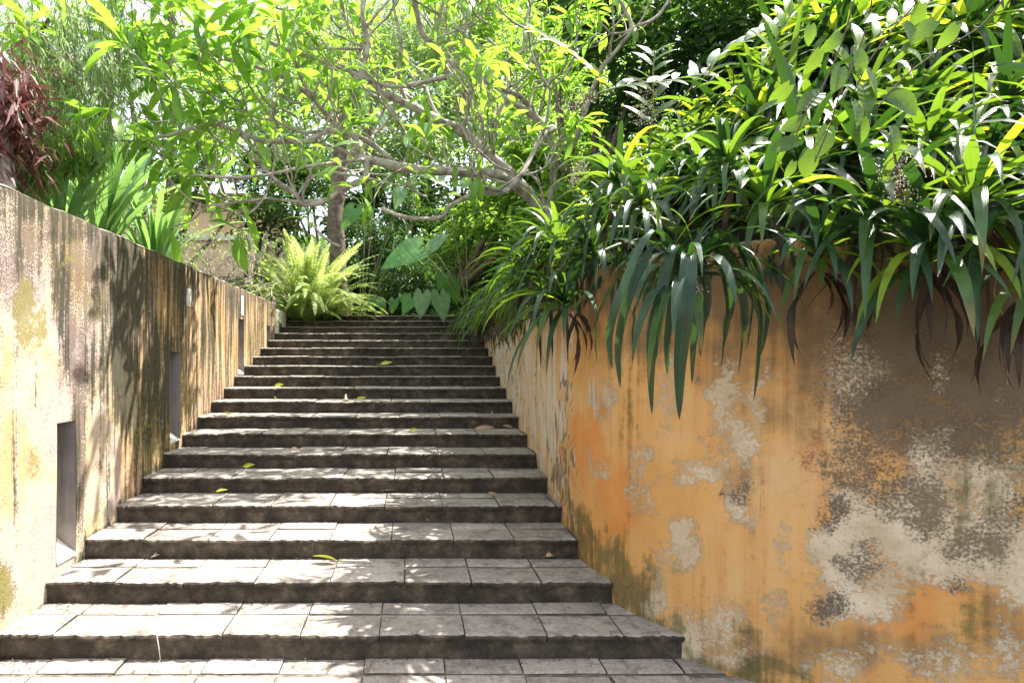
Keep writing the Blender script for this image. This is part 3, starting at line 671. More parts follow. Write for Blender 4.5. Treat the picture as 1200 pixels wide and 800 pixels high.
for ri, (d, spc, style, txt) in enumerate(ROWS):
    s = 0.9+random.random()*.3 if ri == 0 else 1.4+0.4*ri; k = 0
    while s < ARC[-1]-0.3 and k < 50:
        x, y = wall_at(s); n = wall_normal(s); dj = d+random.uniform(-.06, .06)*(1+ri)
        X, Yv = x+n[0]*dj, y+n[1]*dj
        farness = y > 5.6
        sz = 0.92+random.uniform(-.1, .14)
        st = 'far' if (farness and ri < 2) else style
        if ri == 0 and not farness: look = 'dark glossy strap-leaved plant'
        elif st == 'far': look = 'narrow-leaved green plant'
        else: look = 'sunlit strap-leaved plant'
        X_px = 482.5+750*X/Yv
        if X_px < 1330 and Yv > 1.6:
            ang = math.atan2(-n[1], -n[0])
            if (ri <= 2 and not farness) or (ri == 3 and Yv < 5.2 and X_px > 700):
                if ri == 0 and 770 < X_px < 850: s += .12; continue
                lean = (.75, .55, .45, .4)[ri]; off = (.10, 0, 0, 0)[ri]; zz_ = bed_z(dj)+(random.uniform(-.30, .12), random.uniform(.0, .18), random.uniform(.05, .22), random.uniform(.1, .3))[ri]
                szk = 1.0
                if ri == 0 and 690 < X_px < 905: zz_ += .34; szk = .62
                if ri == 0 and Yv > 4.2: zz_ += .1; szk = .72
                p0 = (X-n[0]*off, Yv-n[1]*off, zz_)
                tilted_plant(p0, (-n[0]*lean+random.uniform(-.3, .3), -n[1]*lean+random.uniform(-.3, .3), .75), f'{look} {txt}, {ORD[k]} from the stair top', txt, szk*sz*random.uniform(.85, 1.3)*(1.12 if ri == 0 else 1), 24, .05, (8 if szk == 1 else 1) if ri == 0 else 2, .12+.1*ri, (X+n[0]*.35, Yv+n[1]*.35, bed_z(dj+.35)-.02) if ri == 0 else None)
                k += 1; s += spc*random.uniform(.5, .8); bed_pts.append((X, Yv)); continue
            p = strap_plant((X, Yv, bed_z(dj)+random.uniform(0, .06)+(random.uniform(-.08, .06) if ri == 0 else 0.0)), ang, sz*((1.1 if not farness else 1.2) if ri else (1.18 if not farness else 1.0)), 22 if st == 'front' else (24 if st == 'far' else 19), st, f'{look} {txt}, {ORD[k]} from the stair top', pale=(.15, .12, .15, .25, .4, .4)[ri], group=txt)
            if ri == 0:
                nd = 9 if not farness else 6
                for j in range(nd):
                    leaf_obj(random.choice(dead_v), p, (random.uniform(-.12, .12), random.uniform(-.12, .12), -.02), ang+random.uniform(-.9, .9), random.uniform(.6, 1.1), random.uniform(-.6, 0.1), name='dead_leaf')
            k += 1
        s += spc*random.uniform(.85, 1.15)*(1.0 if y < 6 else (1.4 if ri == 0 else 1.12))
        bed_pts.append((X, Yv))

# the big rosette hanging clear of the wall: leaves traced one by one
root_h = at(806, 326, 2.9)
hero = empty('strap_leaved_plant', root_h, 'large dark glossy rosette hanging in front of the orange wall with long arching blades', 'plant')
tips = [(718, 432, -.02, .055), (728, 455, .06, .06), (742, 415, .14, .05), (765, 486, -.05, .055), (783, 440, .10, .05), (797, 492, -.16, .078), (770, 420, .2, .05), (822, 418, .16, .05), (846, 430, .1, .055), (866, 440, .14, .055), (884, 470, -.02, .075), (893, 415, -.08, .07), (700, 425, .12, .045), (850, 405, .2, .05), (812, 450, .2, .045), (876, 408, .05, .05)]
for tx, ty, dy, wd in tips:
    T = at(tx, ty, 2.9+dy)-root_h; hor = Vector((T.x, T.y, 0)); az = math.atan2(T.y-.12, T.x)
    drop = -T.z; out = math.hypot(T.x, T.y-.12)
    # arc: rises a little, turns over, falls to the tip
    C = [Vector((0, 0, 0)), Vector((T.x*.5, T.y*.5-.05, .05+.06*random.random()+0.28*abs(T.x))), Vector((T.x*.93, T.y*.9-.05, -drop*.22)), Vector((T.x*1.03, T.y, -drop*.62)), Vector((T.x, T.y+.01, -drop))]
    P, _ = smooth_path(C, [0]*5, 4); v = []; uv = []; n = len(P)-1
    for i, p in enumerate(P):
        t = i/n; tg = (P[min(i+1, n)]-P[max(i-1, 0)]).normalized(); s_ = Vector((math.cos(az+1.57), math.sin(az+1.57), 0)); s_ = (s_-tg*s_.dot(tg)).normalized()
        # turn the blades to face the stairs as they hang
        fy = Vector((1, 0.1, 0)); fy = (fy-tg*fy.dot(tg)).normalized(); fy = fy if fy.dot(s_) > 0 else -fy
        s_ = (s_*(1-t*.35)+fy*t*.45).normalized(); nrm = tg.cross(s_)*(-1); nrm = nrm if nrm.dot(Vector((0, -.5, .8))) > 0 else -nrm
        w_ = wd*1.0*.5*(0.4+.6*min(1, t/.4))*max(0, 1-t**3)**.8 if i < n else .0008
        v += [p+s_*w_+nrm*w_*.5, p.copy(), p-s_*w_+nrm*w_*.5]; uv += [(0, t), (.5, t), (1, t)]
    f = []
    for i in range(n): a = i*3; f += [(a, a+1, a+4, a+3), (a+1, a+2, a+5, a+4)]
    lf = link('leaf', mesh('leaf', v, f, M['strap_dark'], uv), hero)
o = MB(); P, r_ = smooth_path([Vector((0, 0, 0)), Vector((.03, .08, .10)), Vector((.10, .28, .14)), Vector((.16, .50, .16))], [.016, .018, .02, .022]); o.tube(P, r_, 7); o.build('stem', M['stem'], hero)
for k in range(9):
    a = k*.7-.5; leaf_obj(random.choice(LV['erect', 'strap_dark'] if ('erect', 'strap_dark') in LV else LV['arch', 'strap_dark']), hero, (0, 0, .02), a, random.uniform(.5, .75), .1)

for k in range(16):
    a = k*2.4; d = Vector((math.cos(a)*.9, -.45+.25*math.sin(a), .35+.5*math.sin(a*1.7)))
    dt = gleaf(d, random.uniform(.42, .62), random.uniform(.045, .06), random.uniform(1.6, 2.6), twist=random.uniform(-.4, .4))
    link('leaf', mesh('leaf', dt[0], dt[1], M['strap_dark' if k % 3 else 'strap'], dt[2]), hero)

# flower sprays
def ball(r):
    return [(r,0,0),(-r,0,0),(0,r,0),(0,-r,0),(0,0,r),(0,0,-r)], [(0,2,4),(2,1,4),(1,3,4),(3,0,4),(2,0,5),(1,2,5),(3,1,5),(0,3,5)]
def spray(root_pt, d, L, spread, n, label, r=.006, dens=1.0):
    rt = empty('flower_spray', root_pt, label, 'flowers', 'cream flower sprays among the strap leaves')
    st = MB(); fl = MB(); d = Vector(d).normalized(); st.tube([Vector((0, 0, 0)), d*L*.5, d*L], [.005, .004, .002], 5)
    for i in range(n):
        t = random.uniform(.2, 1); b = d*L*t; q = b+Vector([random.gauss(0, 1) for _ in range(3)]).normalized()*spread*(1.1-t*.6)*random.uniform(.5, 1)
        st.tube([b, (b+q)/2+Vector((0, 0, -.004)), q], [.0018, .0015, .001], 3)
        for _ in range(int(9*dens)):
            c = q+Vector([random.gauss(0, 1) for _ in range(3)])*spread*.22; v, f = ball(r*random.uniform(.35, .75)); fl.add([Vector(x)+c for x in v], f)
    st.build('stalk', M['twig'], rt); q = fl.build('blossom', M['flower'], rt); q['kind'] = 'stuff'
spray(at(1048, 180, 2.62), (.02, -.2, -1), .22, .085, 34, 'large cream flower spray hanging beside the hanging heart-leaved vine', .0065)
spray(at(803, 330, 2.82), (.1, -.6, -.3), .12, .05, 18, 'small greenish flower spray at the heart of the big hanging rosette', .004)
spray(at(760, 160, 4.6), (-.1, -.2, 1), .30, .14, 30, 'loose cream flower spray above the leaves near the ginger canes', .007)
spray(at(690, 190, 4.9), (-.3, -.2, -.4), .25, .10, 26, 'cream flower spray over the narrow leaves below the ginger canes', .007)
spray(at(700, 115, 5.4), (-.3, 0, -.1), .3, .16, 26, 'pale dry flower spray behind the striped ginger cane', .008)

# undergrowth on the bank: past counting
N = 15000; k = rng.integers(0, len(SS), N); d = rng.random(N)**.9*4.0+.02
P = np.stack([xs_[k]+NRM[k, 0]*d, ys_[k]+NRM[k, 1]*d, np.array([bed_z(q) for q in d])+rng.random(N)*.22], 1)
q = scatter('undergrowth', RH, rand_frames(N, -.2), P, rng.uniform(.10, .24, N), M['soil_cover']); tag(q, kind='stuff')
N = 5200; k = rng.integers(20, len(SS), N); d = -rng.random(N)**1.5*.09+.05
d[::2] += rng.random(len(d[::2]))*.25
P = np.stack([xs_[k]+NRM[k, 0]*d, ys_[k]+NRM[k, 1]*d, ZR+.07-rng.random(N)**2*.2+.05*np.sin(SS[k]*9)], 1)
q = scatter('hanging_undergrowth', RHN, rand_frames(N, 1.6), P, rng.uniform(.06, .24, N), M['strap_dark']); tag(q, kind='stuff')

N = 7000; yb = 19+rng.random(N)**1.5*14; P = np.stack([rng.uniform(-14, 12, N), yb, np.interp(yb, by_, bh)+rng.random(N)*.7], 1)
q = scatter('far_undergrowth', RH, rand_frames(N, -.1), P, rng.uniform(.25, .6, N), M['tree_dark']); tag(q, kind='stuff')
# ------------------------------------------------------------------ ginger canes: blades in two ranks
def cane(pts, L, W, n, mk, label, up=Vector((0, -.6, .8))):
    rt = empty('ginger_cane', pts[0], label, 'plant', 'ginger canes leaning over the bank')
    P, rr = smooth_path([Vector(p)-Vector(pts[0]) for p in pts], list(np.linspace(.009, .004, len(pts))), 6); o = MB(); o.tube(P, rr, 6); o.build('stem', M['stem'], rt)
    ms = [lm('leaf', ovate(L*random.uniform(.9, 1.1), W, .5, .25, 6, peak=.4), M[mk]) for _ in range(3)]
    m = len(P)
    for i in range(n):
        t = .25+.75*i/(n-1); j = min(m-2, int(t*(m-1))); tg = (P[j+1]-P[j]).normalized(); side = tg.cross(up).normalized()*(1 if i % 2 else -1)
        dr = tg*.65+side*.9+Vector((0, 0, .1)); o = bpy.data.objects.new('leaf', random.choice(ms)); COL.objects.link(o); o.parent = rt
        o.matrix_basis = Matrix.Translation(P[j]) @ frame(dr, up, random.uniform(-.3, .3)).to_4x4() @ Matrix.Scale(random.uniform(.8, 1.05)*(1-.3*t*t), 4)
    return rt
cane([at(720, 110, 5.0), at(700, 90, 4.95), at(665, 60, 4.85), at(622, 34, 4.8)], .26, .065, 17, 'strap_pale', 'bright yellow-green ginger cane leaning left over the bank')
cane([at(760, 180, 4.8), at(765, 130, 4.75), at(765, 90, 4.7), at(768, 60, 4.7)], .26, .07, 12, 'strap', 'upright dark-edged ginger cane with pale broad blades')
cane([at(790, 130, 4.8), at(830, 80, 4.7), at(880, 45, 4.5), at(930, 20, 4.4)], .30, .075, 16, 'strap', 'long ginger cane leaning right below the dark trees')
cane([at(700, 110, 4.7), at(735, 100, 4.6), at(780, 95, 4.5), at(830, 85, 4.5)], .26, .065, 13, 'strap', 'low ginger cane lying flat across the bank')
cane([at(900, 110, 4.3), at(905, 60, 4.2), at(925, 20, 4.1), at(960, -20, 4.0)], .3, .07, 14, 'strap_pale', 'tall lime ginger cane at the top of the bank')
cane([at(980, 120, 3.9), at(1010, 60, 3.8), at(1060, 20, 3.7), at(1120, -10, 3.6)], .3, .07, 14, 'strap_pale', 'lime ginger cane behind the heart-leaved vine')

# ------------------------------------------------------------------ heart-leaved vine hanging close
rt = empty('hanging_vine', at(1100, -60, 2.6), 'thin vine with heart-shaped leaves hanging in front of the planted bank', 'vine')
o = MB()
for ptsv in ([(1100, -60), (1075, 0), (1050, 30), (1020, 70), (1000, 110)], [(1030, -60), (1022, 0), (1010, 50), (990, 90), (975, 140), (955, 190)], [(1010, -40), (990, 40), (965, 100), (945, 130), (925, 180)], [(1190, -20), (1150, 30), (1100, 60), (1060, 90), (1025, 130)]):
    P, rr = smooth_path([at(x, y, 2.6)-rt.location for x, y in ptsv], [.003]*len(ptsv), 5); o.tube(P, rr, 5)
o.build('vine_stem', M['twig'], rt)
hm = [lm('leaf', ovate(1.0, w_, d_, .3, 6, .55, .4, 0), M['vine']) for w_, d_ in ((.62, .6), (.55, .9), (.6, .3))]
for (x, y, L, a) in [(985, 80, 42, 250), (960, 110, 46, 215), (1005, 60, 40, 280), (970, 150, 50, 250), (945, 140, 38, 200), (935, 165, 40, 190), (950, 175, 44, 260), (1015, 85, 56, 315), (1010, 100, 50, 270), (1040, 110, 58, 325), (1000, 120, 40, 285), (925, 100, 40, 230), (910, 120, 30, 200), (1060, 28, 36, 300), (1095, 25, 40, 220), (1045, 150, 40, 290), (960, 60, 36, 250), (1030, 20, 36, 200), (1120, 30, 38, 240), (930, 190, 26, 250), (985, 40, 34, 230), (1010, 140, 40, 260), (1065, 60, 30, 330), (950, 30, 30, 260), (900, 165, 30, 190), (1080, 5, 34, 260)]:
    q = bpy.data.objects.new('leaf', random.choice(hm)); COL.objects.link(q); q.parent = rt
    dr = Vector((math.cos(R(a)), random.uniform(-.5, .5), math.sin(R(a)))); Yl = 2.6+random.uniform(-.12, .12)
    q.matrix_basis = Matrix.Translation(at(x, y, Yl)-rt.location) @ frame(dr, Vector((random.uniform(-.4, .4), -1, random.uniform(.1, .8))), random.uniform(-.4, .4)).to_4x4() @ Matrix.Scale(.78*L/750*Yl, 4)

# ------------------------------------------------------------------ frangipani over the stairs
FT = empty('frangipani_tree', at(665, 300, 8.2), 'spreading frangipani tree with bare pale forking limbs reaching over the stairs', 'tree')
fl = FT.location
limbs = [([(700, 330, 8.4), (665, 285, 8.2), (640, 255, 8.0), (608, 214, 7.8), (579, 187, 7.6), (541, 154, 7.4), (511, 140, 7.3), (477, 122, 7.1), (446, 108, 7.0)], .085, .04),
 ([(640, 255, 8.0), (608, 220, 7.7), (579, 204, 7.4), (530, 201, 7.2), (492, 199, 7.0), (459, 193, 6.9), (429, 187, 6.8), (417, 184, 6.8)], .06, .042),
 ([(429, 187, 6.8), (429, 208, 6.8), (414, 216, 6.75), (395, 225, 6.7), (381, 236, 6.6), (356, 239, 6.5), (345, 226, 6.5), (322, 210, 6.4), (300, 187, 6.3)], .042, .016),
 ([(417, 184, 6.8), (416, 161, 6.7), (397, 154, 6.6), (382, 154, 6.6), (360, 165, 6.5), (330, 165, 6.4), (307, 165, 6.3), (285, 157, 6.2), (251, 146, 6.1), (214, 154, 6.0), (187, 161, 5.9)], .036, .014),
 ([(395, 154, 6.6), (402, 139, 6.6), (417, 109, 6.5), (425, 82, 6.4), (431, 49, 6.4), (425, 19, 6.3), (427, -20, 6.3)], .036, .02),
 ([(470, 200, 7.0), (455, 185, 6.9), (430, 165, 6.8), (397, 150, 6.7), (370, 120, 6.6), (340, 95, 6.5), (305, 80, 6.4), (270, 70, 6.3), (240, 60, 6.2)], .034, .014),
 ([(477, -20, 6.6), (486, 5, 6.6), (496, 41, 6.7), (519, 67, 6.9), (541, 82, 7.0), (582, 101, 7.2), (620, 124, 7.6), (660, 200, 8.0)], .026, .034),
 ([(447, 244, 6.4), (477, 255, 6.4), (515, 255, 6.5), (530, 240, 6.6), (564, 225, 6.8), (590, 225, 6.9), (612, 202, 7.1), (635, 161, 7.4), (650, 150, 7.6)], .018, .034),
 ([(590, 225, 6.9), (556, 214, 6.6), (556, 202, 6.5), (565, 187, 6.4), (565, 161, 6.4)], .02, .013),
 ([(571, 45, 6.8), (590, 60, 6.8), (612, 60, 6.9), (616, 22, 6.9), (632, -15, 6.9)], .016, .016),
 ([(640, 255, 8.0), (650, 200, 7.8), (640, 150, 7.5), (600, 120, 7.2), (560, 105, 7.0), (530, 90, 6.9), (480, 100, 6.8), (450, 100, 6.7), (400, 80, 6.6)], .04, .018),
 ([(352, 240, 6.5), (360, 215, 6.4), (378, 202, 6.4), (410, 205, 6.3), (437, 210, 6.3)], .014, .012),
 ([(720, -10, 7.0), (740, 30, 7.0), (726, 55, 7.1), (700, 90, 7.3), (670, 180, 7.8)], .018, .03),
 ([(790, -10, 7.0), (770, 20, 7.0), (745, 31, 7.0)], .018, .018),
 ([(446, 108, 7.0), (425, 88, 6.9), (390, 75, 6.8), (340, 60, 6.6), (300, 40, 6.5), (260, 15, 6.4)], .03, .014),
 ([(429, 187, 6.8), (400, 190, 6.5), (360, 195, 6.3), (310, 205, 6.1), (270, 208, 6.0), (230, 205, 5.9)], .02, .011),
 ([(541, 154, 7.4), (548, 120, 7.2), (520, 80, 7.0), (512, 40, 6.8), (520, 0, 6.7)], .024, .015),
 ([(477, 122, 7.1), (467, 90, 7.0), (470, 50, 6.9), (462, 10, 6.9), (460, -15, 6.8)], .022, .014)]
tips_f = []; TW = MB()
def fr_grow(p, d, r, depth, L):
    d = d.normalized(); q = p+d*L*.5+Vector((random.uniform(-1, 1), random.uniform(-1, 1), random.uniform(-.6, .3)))*L*.12
    d2 = (d+Vector((random.uniform(-.3, .3), random.uniform(-.3, .3), random.uniform(.0, .55)))).normalized(); e = q+d2*L*.5
    P, rr = smooth_path([p, q, e], [r, r*.85, r*.75], 3); TW.tube([x-fl for x in P], rr, 5)
    if depth == 0: tips_f.append((e, d2)); return
    for k in range(2 if random.random() < .8 else 3):
        a = Vector([random.gauss(0, 1) for _ in range(3)]); a = (a-d2*a.dot(d2)).normalized()
        fr_grow(e, d2*.9+a*.62+Vector((0, 0, .08)), r*.74, depth-1, L*random.uniform(.7, .95))
for li, (pl, r0, r1) in enumerate(limbs):
    pts = [at(x, y, Y) for x, y, Y in pl]
    P, rr = smooth_path([p-fl for p in pts], list(np.linspace(r0, r1, len(pts))), 4)
    rr = [r*(1+.13*math.sin(i*1.9)+random.uniform(-.06, .06)) for i, r in enumerate(rr)]
    o = MB(); o.tube(P, rr, 9); o.build('trunk' if li == 0 else 'limb', M['bark'], FT)
    e = P[-1]+fl; dd_ = (P[-1]-P[-3]).normalized()
    if r1 < .03:
        if random.random() < .75: fr_grow(e, dd_, r1*.8, 1, .28)
        tips_f.append((e, dd_))
    cnt = int(len(P)*.19)
    for k in range(cnt):
        j = random.randrange(max(2, len(P)//5), len(P)-1); b = P[j]+fl; tg = (P[j+1]-P[j-1]).normalized()
        a = Vector((random.uniform(-1.2, .5), random.uniform(-.8, .6), random.uniform(-.25, 1.0)))
        fr_grow(b, a+tg*.2, min(rr[j]*.6, .022), random.choice((1, 2, 2, 3)), random.uniform(.36, .6))
# extra leafy twigs at the left end of the crown
for (x, y, Y) in [(160, 30, 5.9), (200, 20, 6.0), (235, 50, 6.1), (175, 100, 5.9), (255, 95, 6.1), (200, 120, 5.9), (280, 10, 6.2), (300, 100, 6.2), (335, 85, 6.2), (165, 160, 5.8), (280, 150, 6.0), (380, 5, 6.1), (350, 0, 6.2), (545, 0, 6.1), (580, 5, 6.2), (310, 0, 6.2), (330, 110, 6.0), (390, 215, 6.2), (365, 262, 6.0), (145, 60, 5.9), (225, 5, 6.0), (560, 175, 6.0), (480, 215, 6.0)]:
    b = at(x+random.uniform(15, 40), y+random.uniform(10, 30), Y+.3); e = at(x, y, Y); P, rr = smooth_path([b-fl, (b+e)/2-fl+Vector((0, 0, -.04)), e-fl], [.013, .012, .010], 3); TW.tube(P, rr, 5); tips_f.append((e, (e-b).normalized()))
q = TW.build('twigs', M['bark'], FT); q['kind'] = 'stuff'
fm = [ovate(random.uniform(.9, 1.1), random.uniform(.21, .28), random.uniform(.2, 1.1), .22, 6, peak=.6, a0=.1) for _ in range(5)]
fmesh = [lm('leaf', d, M['frang']) for d in fm]
cand = []
for (e, d) in tips_f:
    n = random.randint(3, 6); xpx = 482.5+750*e.x/e.y
    big = 1.35 if xpx < 300 else 1.0
    if 290 < xpx < 640: n = random.choice((1, 2, 3, 4, 5, 6))
    for k in range(n):
        a = Vector([random.gauss(0, 1) for _ in range(3)]); d_ = (d*.5+a.normalized()*.9+Vector((0, 0, -.05))); cand.append((e+d_*.015, d_, random.uniform(.18, .32)*big))
cand.sort(key=lambda c: -c[2]/c[0].y)
for (p, d_, L) in cand[:290]:
    q = bpy.data.objects.new('leaf', random.choice(fmesh)); COL.objects.link(q); q.parent = FT
    q.matrix_basis = Matrix.Translation(p-fl) @ frame(d_, Vector((random.uniform(-.3, .3), random.uniform(-.3, .3), 1)), random.uniform(-.5, .5)).to_4x4() @ Matrix.Scale(L, 4)
rest = cand[290:]
if rest:
    mats_ = np.array([np.array(frame(d_, Vector((random.uniform(-.3, .3), random.uniform(-.3, .3), 1)))) for _, d_, _ in rest])
    q = scatter('foliage', fm[0], mats_, np.array([tuple(p-fl) for p, _, _ in rest]), np.array([L for *_, L in rest]), M['frang'], FT); q['kind'] = 'stuff'
print('frangipani tips', len(tips_f), 'leaves', len(cand))

# ------------------------------------------------------------------ trees and shrubs
def tree(name, base, clumps, n, tmpl, size, mk, label, cat='tree', trunk_r=.08, trunk_m='bark_dark', group=None, down=.3, limbs_=True, hollow=.35):
    """clumps: (centre, radius) list in world; leaves sit in the outer part of many small sub-clumps"""
    rt = empty(name, base, label, cat, group); b = Vector(base); o = MB()
    for c, r in clumps:
        if not limbs_: continue
        c = Vector(c); mid = (b+c)/2+Vector((random.uniform(-.3, .3), random.uniform(-.3, .3), 0))*((c-b).length*.2)
        P, rr = smooth_path([Vector((0, 0, 0)), mid-b, c-b], [trunk_r, trunk_r*.6, trunk_r*.2], 4); o.tube(P, rr, 6)
    if limbs_: o.build('trunk', M[trunk_m], rt)
    tot = sum(r**2 for _, r in clumps); pos = []; 
    for c, r in clumps:
        m = max(1, int(n*r*r/tot)); sub = max(6, int(m/70)); sc = rng.normal(0, 1, (sub, 3)); sc /= np.linalg.norm(sc, axis=1)[:, None]; sc *= (hollow+(1-hollow)*rng.random((sub, 1)))*r
        k = rng.integers(0, sub, m); q = sc[k]+rng.normal(0, 1, (m, 3))*r*.17; q[:, 2] *= .85; pos.append(q+np.array(c)-np.array(base))
    pos = np.concatenate(pos)
    q = scatter('crown', tmpl, rand_frames(len(pos), down), pos, rng.uniform(size*.6, size*1.3, len(pos)), M[mk], rt); q['kind'] = 'stuff'
    return rt
def cl(lst): return [(tuple(at(x, y, Y)), r) for x, y, Y, r in lst]
# dark trees above the bank
tree('broadleaf_tree', (2.6, 9.5, 3.2), cl([(700, 20, 9.5, 1.0), (760, 60, 9, .9), (660, -30, 10, 1.1), (780, -20, 9.5, 1.1), (720, 120, 9.5, .8)]), 5200, RH, .20, 'tree_dark', 'dark dense broadleaf tree behind the leaning ginger canes')
tree('broadleaf_tree', (4.6, 8.5, 3.6), cl([(860, 20, 8.5, 1.1), (900, 60, 8, .9), (930, -30, 8.5, 1.2), (830, 90, 8.5, .8)]), 5200, RH, .20, 'tree_dark', 'dark broadleaf tree rising behind the topmost strap-leaved plants')
tree('broadleaf_tree', (6.0, 6.8, 3.9), cl([(1080, -10, 6.8, 1.1), (1180, -20, 6.5, 1.2), (1000, -60, 7, 1.0)]), 4200, RH, .2, 'tree_mid', 'sunlit broadleaf tree at the top of the bank above the vine')
tree('broadleaf_tree', (2.4, 16, 2.8), cl([(610, 60, 18, 2.0), (570, 140, 17, 1.7), (650, 150, 15, 1.5), (620, 210, 14, 1.3), (560, 10, 18.5, 2.0)]), 6500, RH, .24, 'tree_mid', 'mid-green tree filling the space behind the frangipani trunk')
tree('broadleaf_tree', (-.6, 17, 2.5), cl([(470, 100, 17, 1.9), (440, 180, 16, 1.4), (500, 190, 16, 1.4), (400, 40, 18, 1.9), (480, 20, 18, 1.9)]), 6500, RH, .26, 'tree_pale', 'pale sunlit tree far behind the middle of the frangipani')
tree('broadleaf_tree', (-3.8, 15, 2.5), cl([(330, 190, 14, 1.0), (290, 220, 13.5, .8), (370, 210, 14, .9), (320, 250, 13, .9)]), 4500, RH, .16, 'tree_dark', 'dark small-leaved tree behind the bare shrub and the fern')
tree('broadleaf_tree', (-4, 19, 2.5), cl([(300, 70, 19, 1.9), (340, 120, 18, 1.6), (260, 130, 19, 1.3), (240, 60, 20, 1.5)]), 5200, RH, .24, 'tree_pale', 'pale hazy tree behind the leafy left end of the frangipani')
tree('conifer_shrub', (-.5, 14.2, 2.5), cl([(455, 300, 14, .9), (430, 270, 14, .8), (475, 250, 14.5, .9), (470, 340, 13.6, .8), (500, 330, 13.6, .8), (440, 350, 13.6, .7)]), 7500, RHN, .2, 'tree_dark', 'dark feathery shrub in the shade beyond the top of the stairs', 'shrub')
tree('broadleaf_shrub', (.8, 11.6, 2.9), cl([(560, 260, 11, .7), (530, 290, 11.5, .6), (600, 240, 10, .8), (620, 190, 9.5, .7), (650, 240, 9, .7)]), 3600, RH, .2, 'tree_mid', 'green leafy shrub behind the narrow-leaved plants near the stair top', 'shrub')
tree('broadleaf_tree', (4.0, 12, 3.5), cl([(700, 120, 12, 1.3), (760, 160, 11, 1.1), (680, 200, 11, 1.0), (640, 60, 12.5, 1.3), (830, 130, 10.5, 1.1), (900, 150, 9, 1.0), (720, 220, 10, .9)]), 7500, RH, .2, 'tree_mid', 'green tree on the hillside between the ginger canes and the frangipani trunk')
tree('broadleaf_tree', (8.0, 9, 4.5), cl([(960, 20, 9, 1.4), (1060, 60, 8.5, 1.3), (1150, 40, 8, 1.3), (1000, 110, 8.5, 1.0)]), 6500, RH, .2, 'tree_mid', 'bright green tree behind the top of the bank at the far right')
tree('broadleaf_tree', (2.0, 22, 3.0), cl([(520, 40, 22, 2.4), (600, 0, 22, 2.6), (660, 80, 22, 2.4), (560, 140, 22, 2.2), (480, -20, 22, 2.4), (720, 20, 20, 2.4)]), 9000, RH, .34, 'tree_mid', 'tall tree far behind, highest of those seen through the frangipani')
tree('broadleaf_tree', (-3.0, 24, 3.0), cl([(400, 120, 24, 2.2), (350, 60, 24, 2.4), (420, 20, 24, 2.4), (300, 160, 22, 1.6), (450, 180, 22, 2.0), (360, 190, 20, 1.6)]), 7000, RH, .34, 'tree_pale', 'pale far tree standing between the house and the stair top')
tree('garden_hedge', (.6, 16, 2.5), cl([(x, 310, 16, .9) for x in range(420, 640, 40)]+[(x, 250, 16.5, .9) for x in range(400, 660, 45)]+[(x, 345, 15.5, .6) for x in range(400, 620, 30)]), 12000, RH, .24, 'tree_dark', 'dark clipped hedge closing the shaded path beyond the stairs', 'hedge', limbs_=False)
tree('broadleaf_tree', (-5.2, 12.5, 2.4), cl([(150, 90, 13, .8), (200, 60, 13.5, .9), (250, 110, 13, .9), (220, 160, 12.5, .75), (180, 180, 12.5, .6), (270, 180, 12.5, .7), (210, 205, 12.5, .55), (245, 215, 12.5, .5), (280, 240, 12.5, .4), (150, 170, 12, .6), (130, 20, 14, .8)]), 5200, RH, .17, 'tree_mid', 'fresh green tree in front of the orange house, behind the lilies')
tree('broadleaf_tree', (-6.8, 11.5, 2.4), cl([(60, 80, 11.5, 1.0), (20, 150, 11, .8), (90, 160, 11, .7), (110, 220, 10.5, .5), (50, 210, 10, .6)]), 4500, RH, .17, 'tree_pale', 'pale green tree behind the weeping fine-leaved tree')
# left side, beyond the wall
def strands(base, pts, n_str, leaves, Lr, size, mk, label, name='weeping_tree', tilt=.35):
    rt = empty(name, base, label, 'tree'); b = Vector(base); st = MB(); pos = []; dr = []
    for i in range(n_str):
        c, r = random.choice(pts); s = Vector(c)+Vector((random.gauss(0, 1), random.gauss(0, 1), random.gauss(0, 1)))*r; L = random.uniform(*Lr)
        hd = Vector((random.uniform(-1, 1)*tilt+.2, random.uniform(-1, 1)*tilt, 0)); P = [s, s+hd*L*.4+Vector((0, 0, -L*.25)), s+hd*L*.6+Vector((0, 0, -L))]
        Q, rr = smooth_path(P, [.004, .003, .001], 3); st.tube([q-b for q in Q], rr, 3)
        for k in range(leaves):
            t = k/leaves*(len(Q)-1); j = int(t); q = Q[j].lerp(Q[min(j+1, len(Q)-1)], t-j); pos.append(q-b); dr.append((random.uniform(-.7, .9), random.uniform(-.7, .7), -1.0))
    P, rr = smooth_path([Vector((0, 0, 0)), Vector((.1, .1, 1.2)), Vector(pts[0][0])-b], [.07, .05, .02], 4); st.tube(P, rr, 6)
    q = st.build('trunk', M['bark_dark'], rt)
    pos = np.array([tuple(p) for p in pos]); q = scatter('crown', RHN, rand_frames(len(pos), dirs=np.array(dr), horiz=.2), pos, rng.uniform(size*.7, size*1.3, len(pos)), M[mk], rt); q['kind'] = 'stuff'
strands((-4.2, 5.6, 2.1), [(at(60, 20, 5.6), .35), (at(20, -10, 5.6), .35), (at(100, 30, 5.8), .3), (at(60, 100, 5.6), .3), (at(80, 80, 5.6), .25), (at(30, 80, 5.4), .2)], 230, 34, (.6, 1.1), .10, 'tree_pale', 'pale weeping fine-leaved tree above the near end of the left wall')
tree('leafy_shrub', (-3.7, 5.2, 2.1), cl([(50, 190, 5.2, .30), (80, 160, 5.2, .28), (20, 200, 5.0, .22), (100, 180, 5.4, .22)]), 1500, RHN, .13, 'tree_mid', 'olive drooping shrub hanging just over the near top of the left wall', 'shrub', .03, down=1.0)
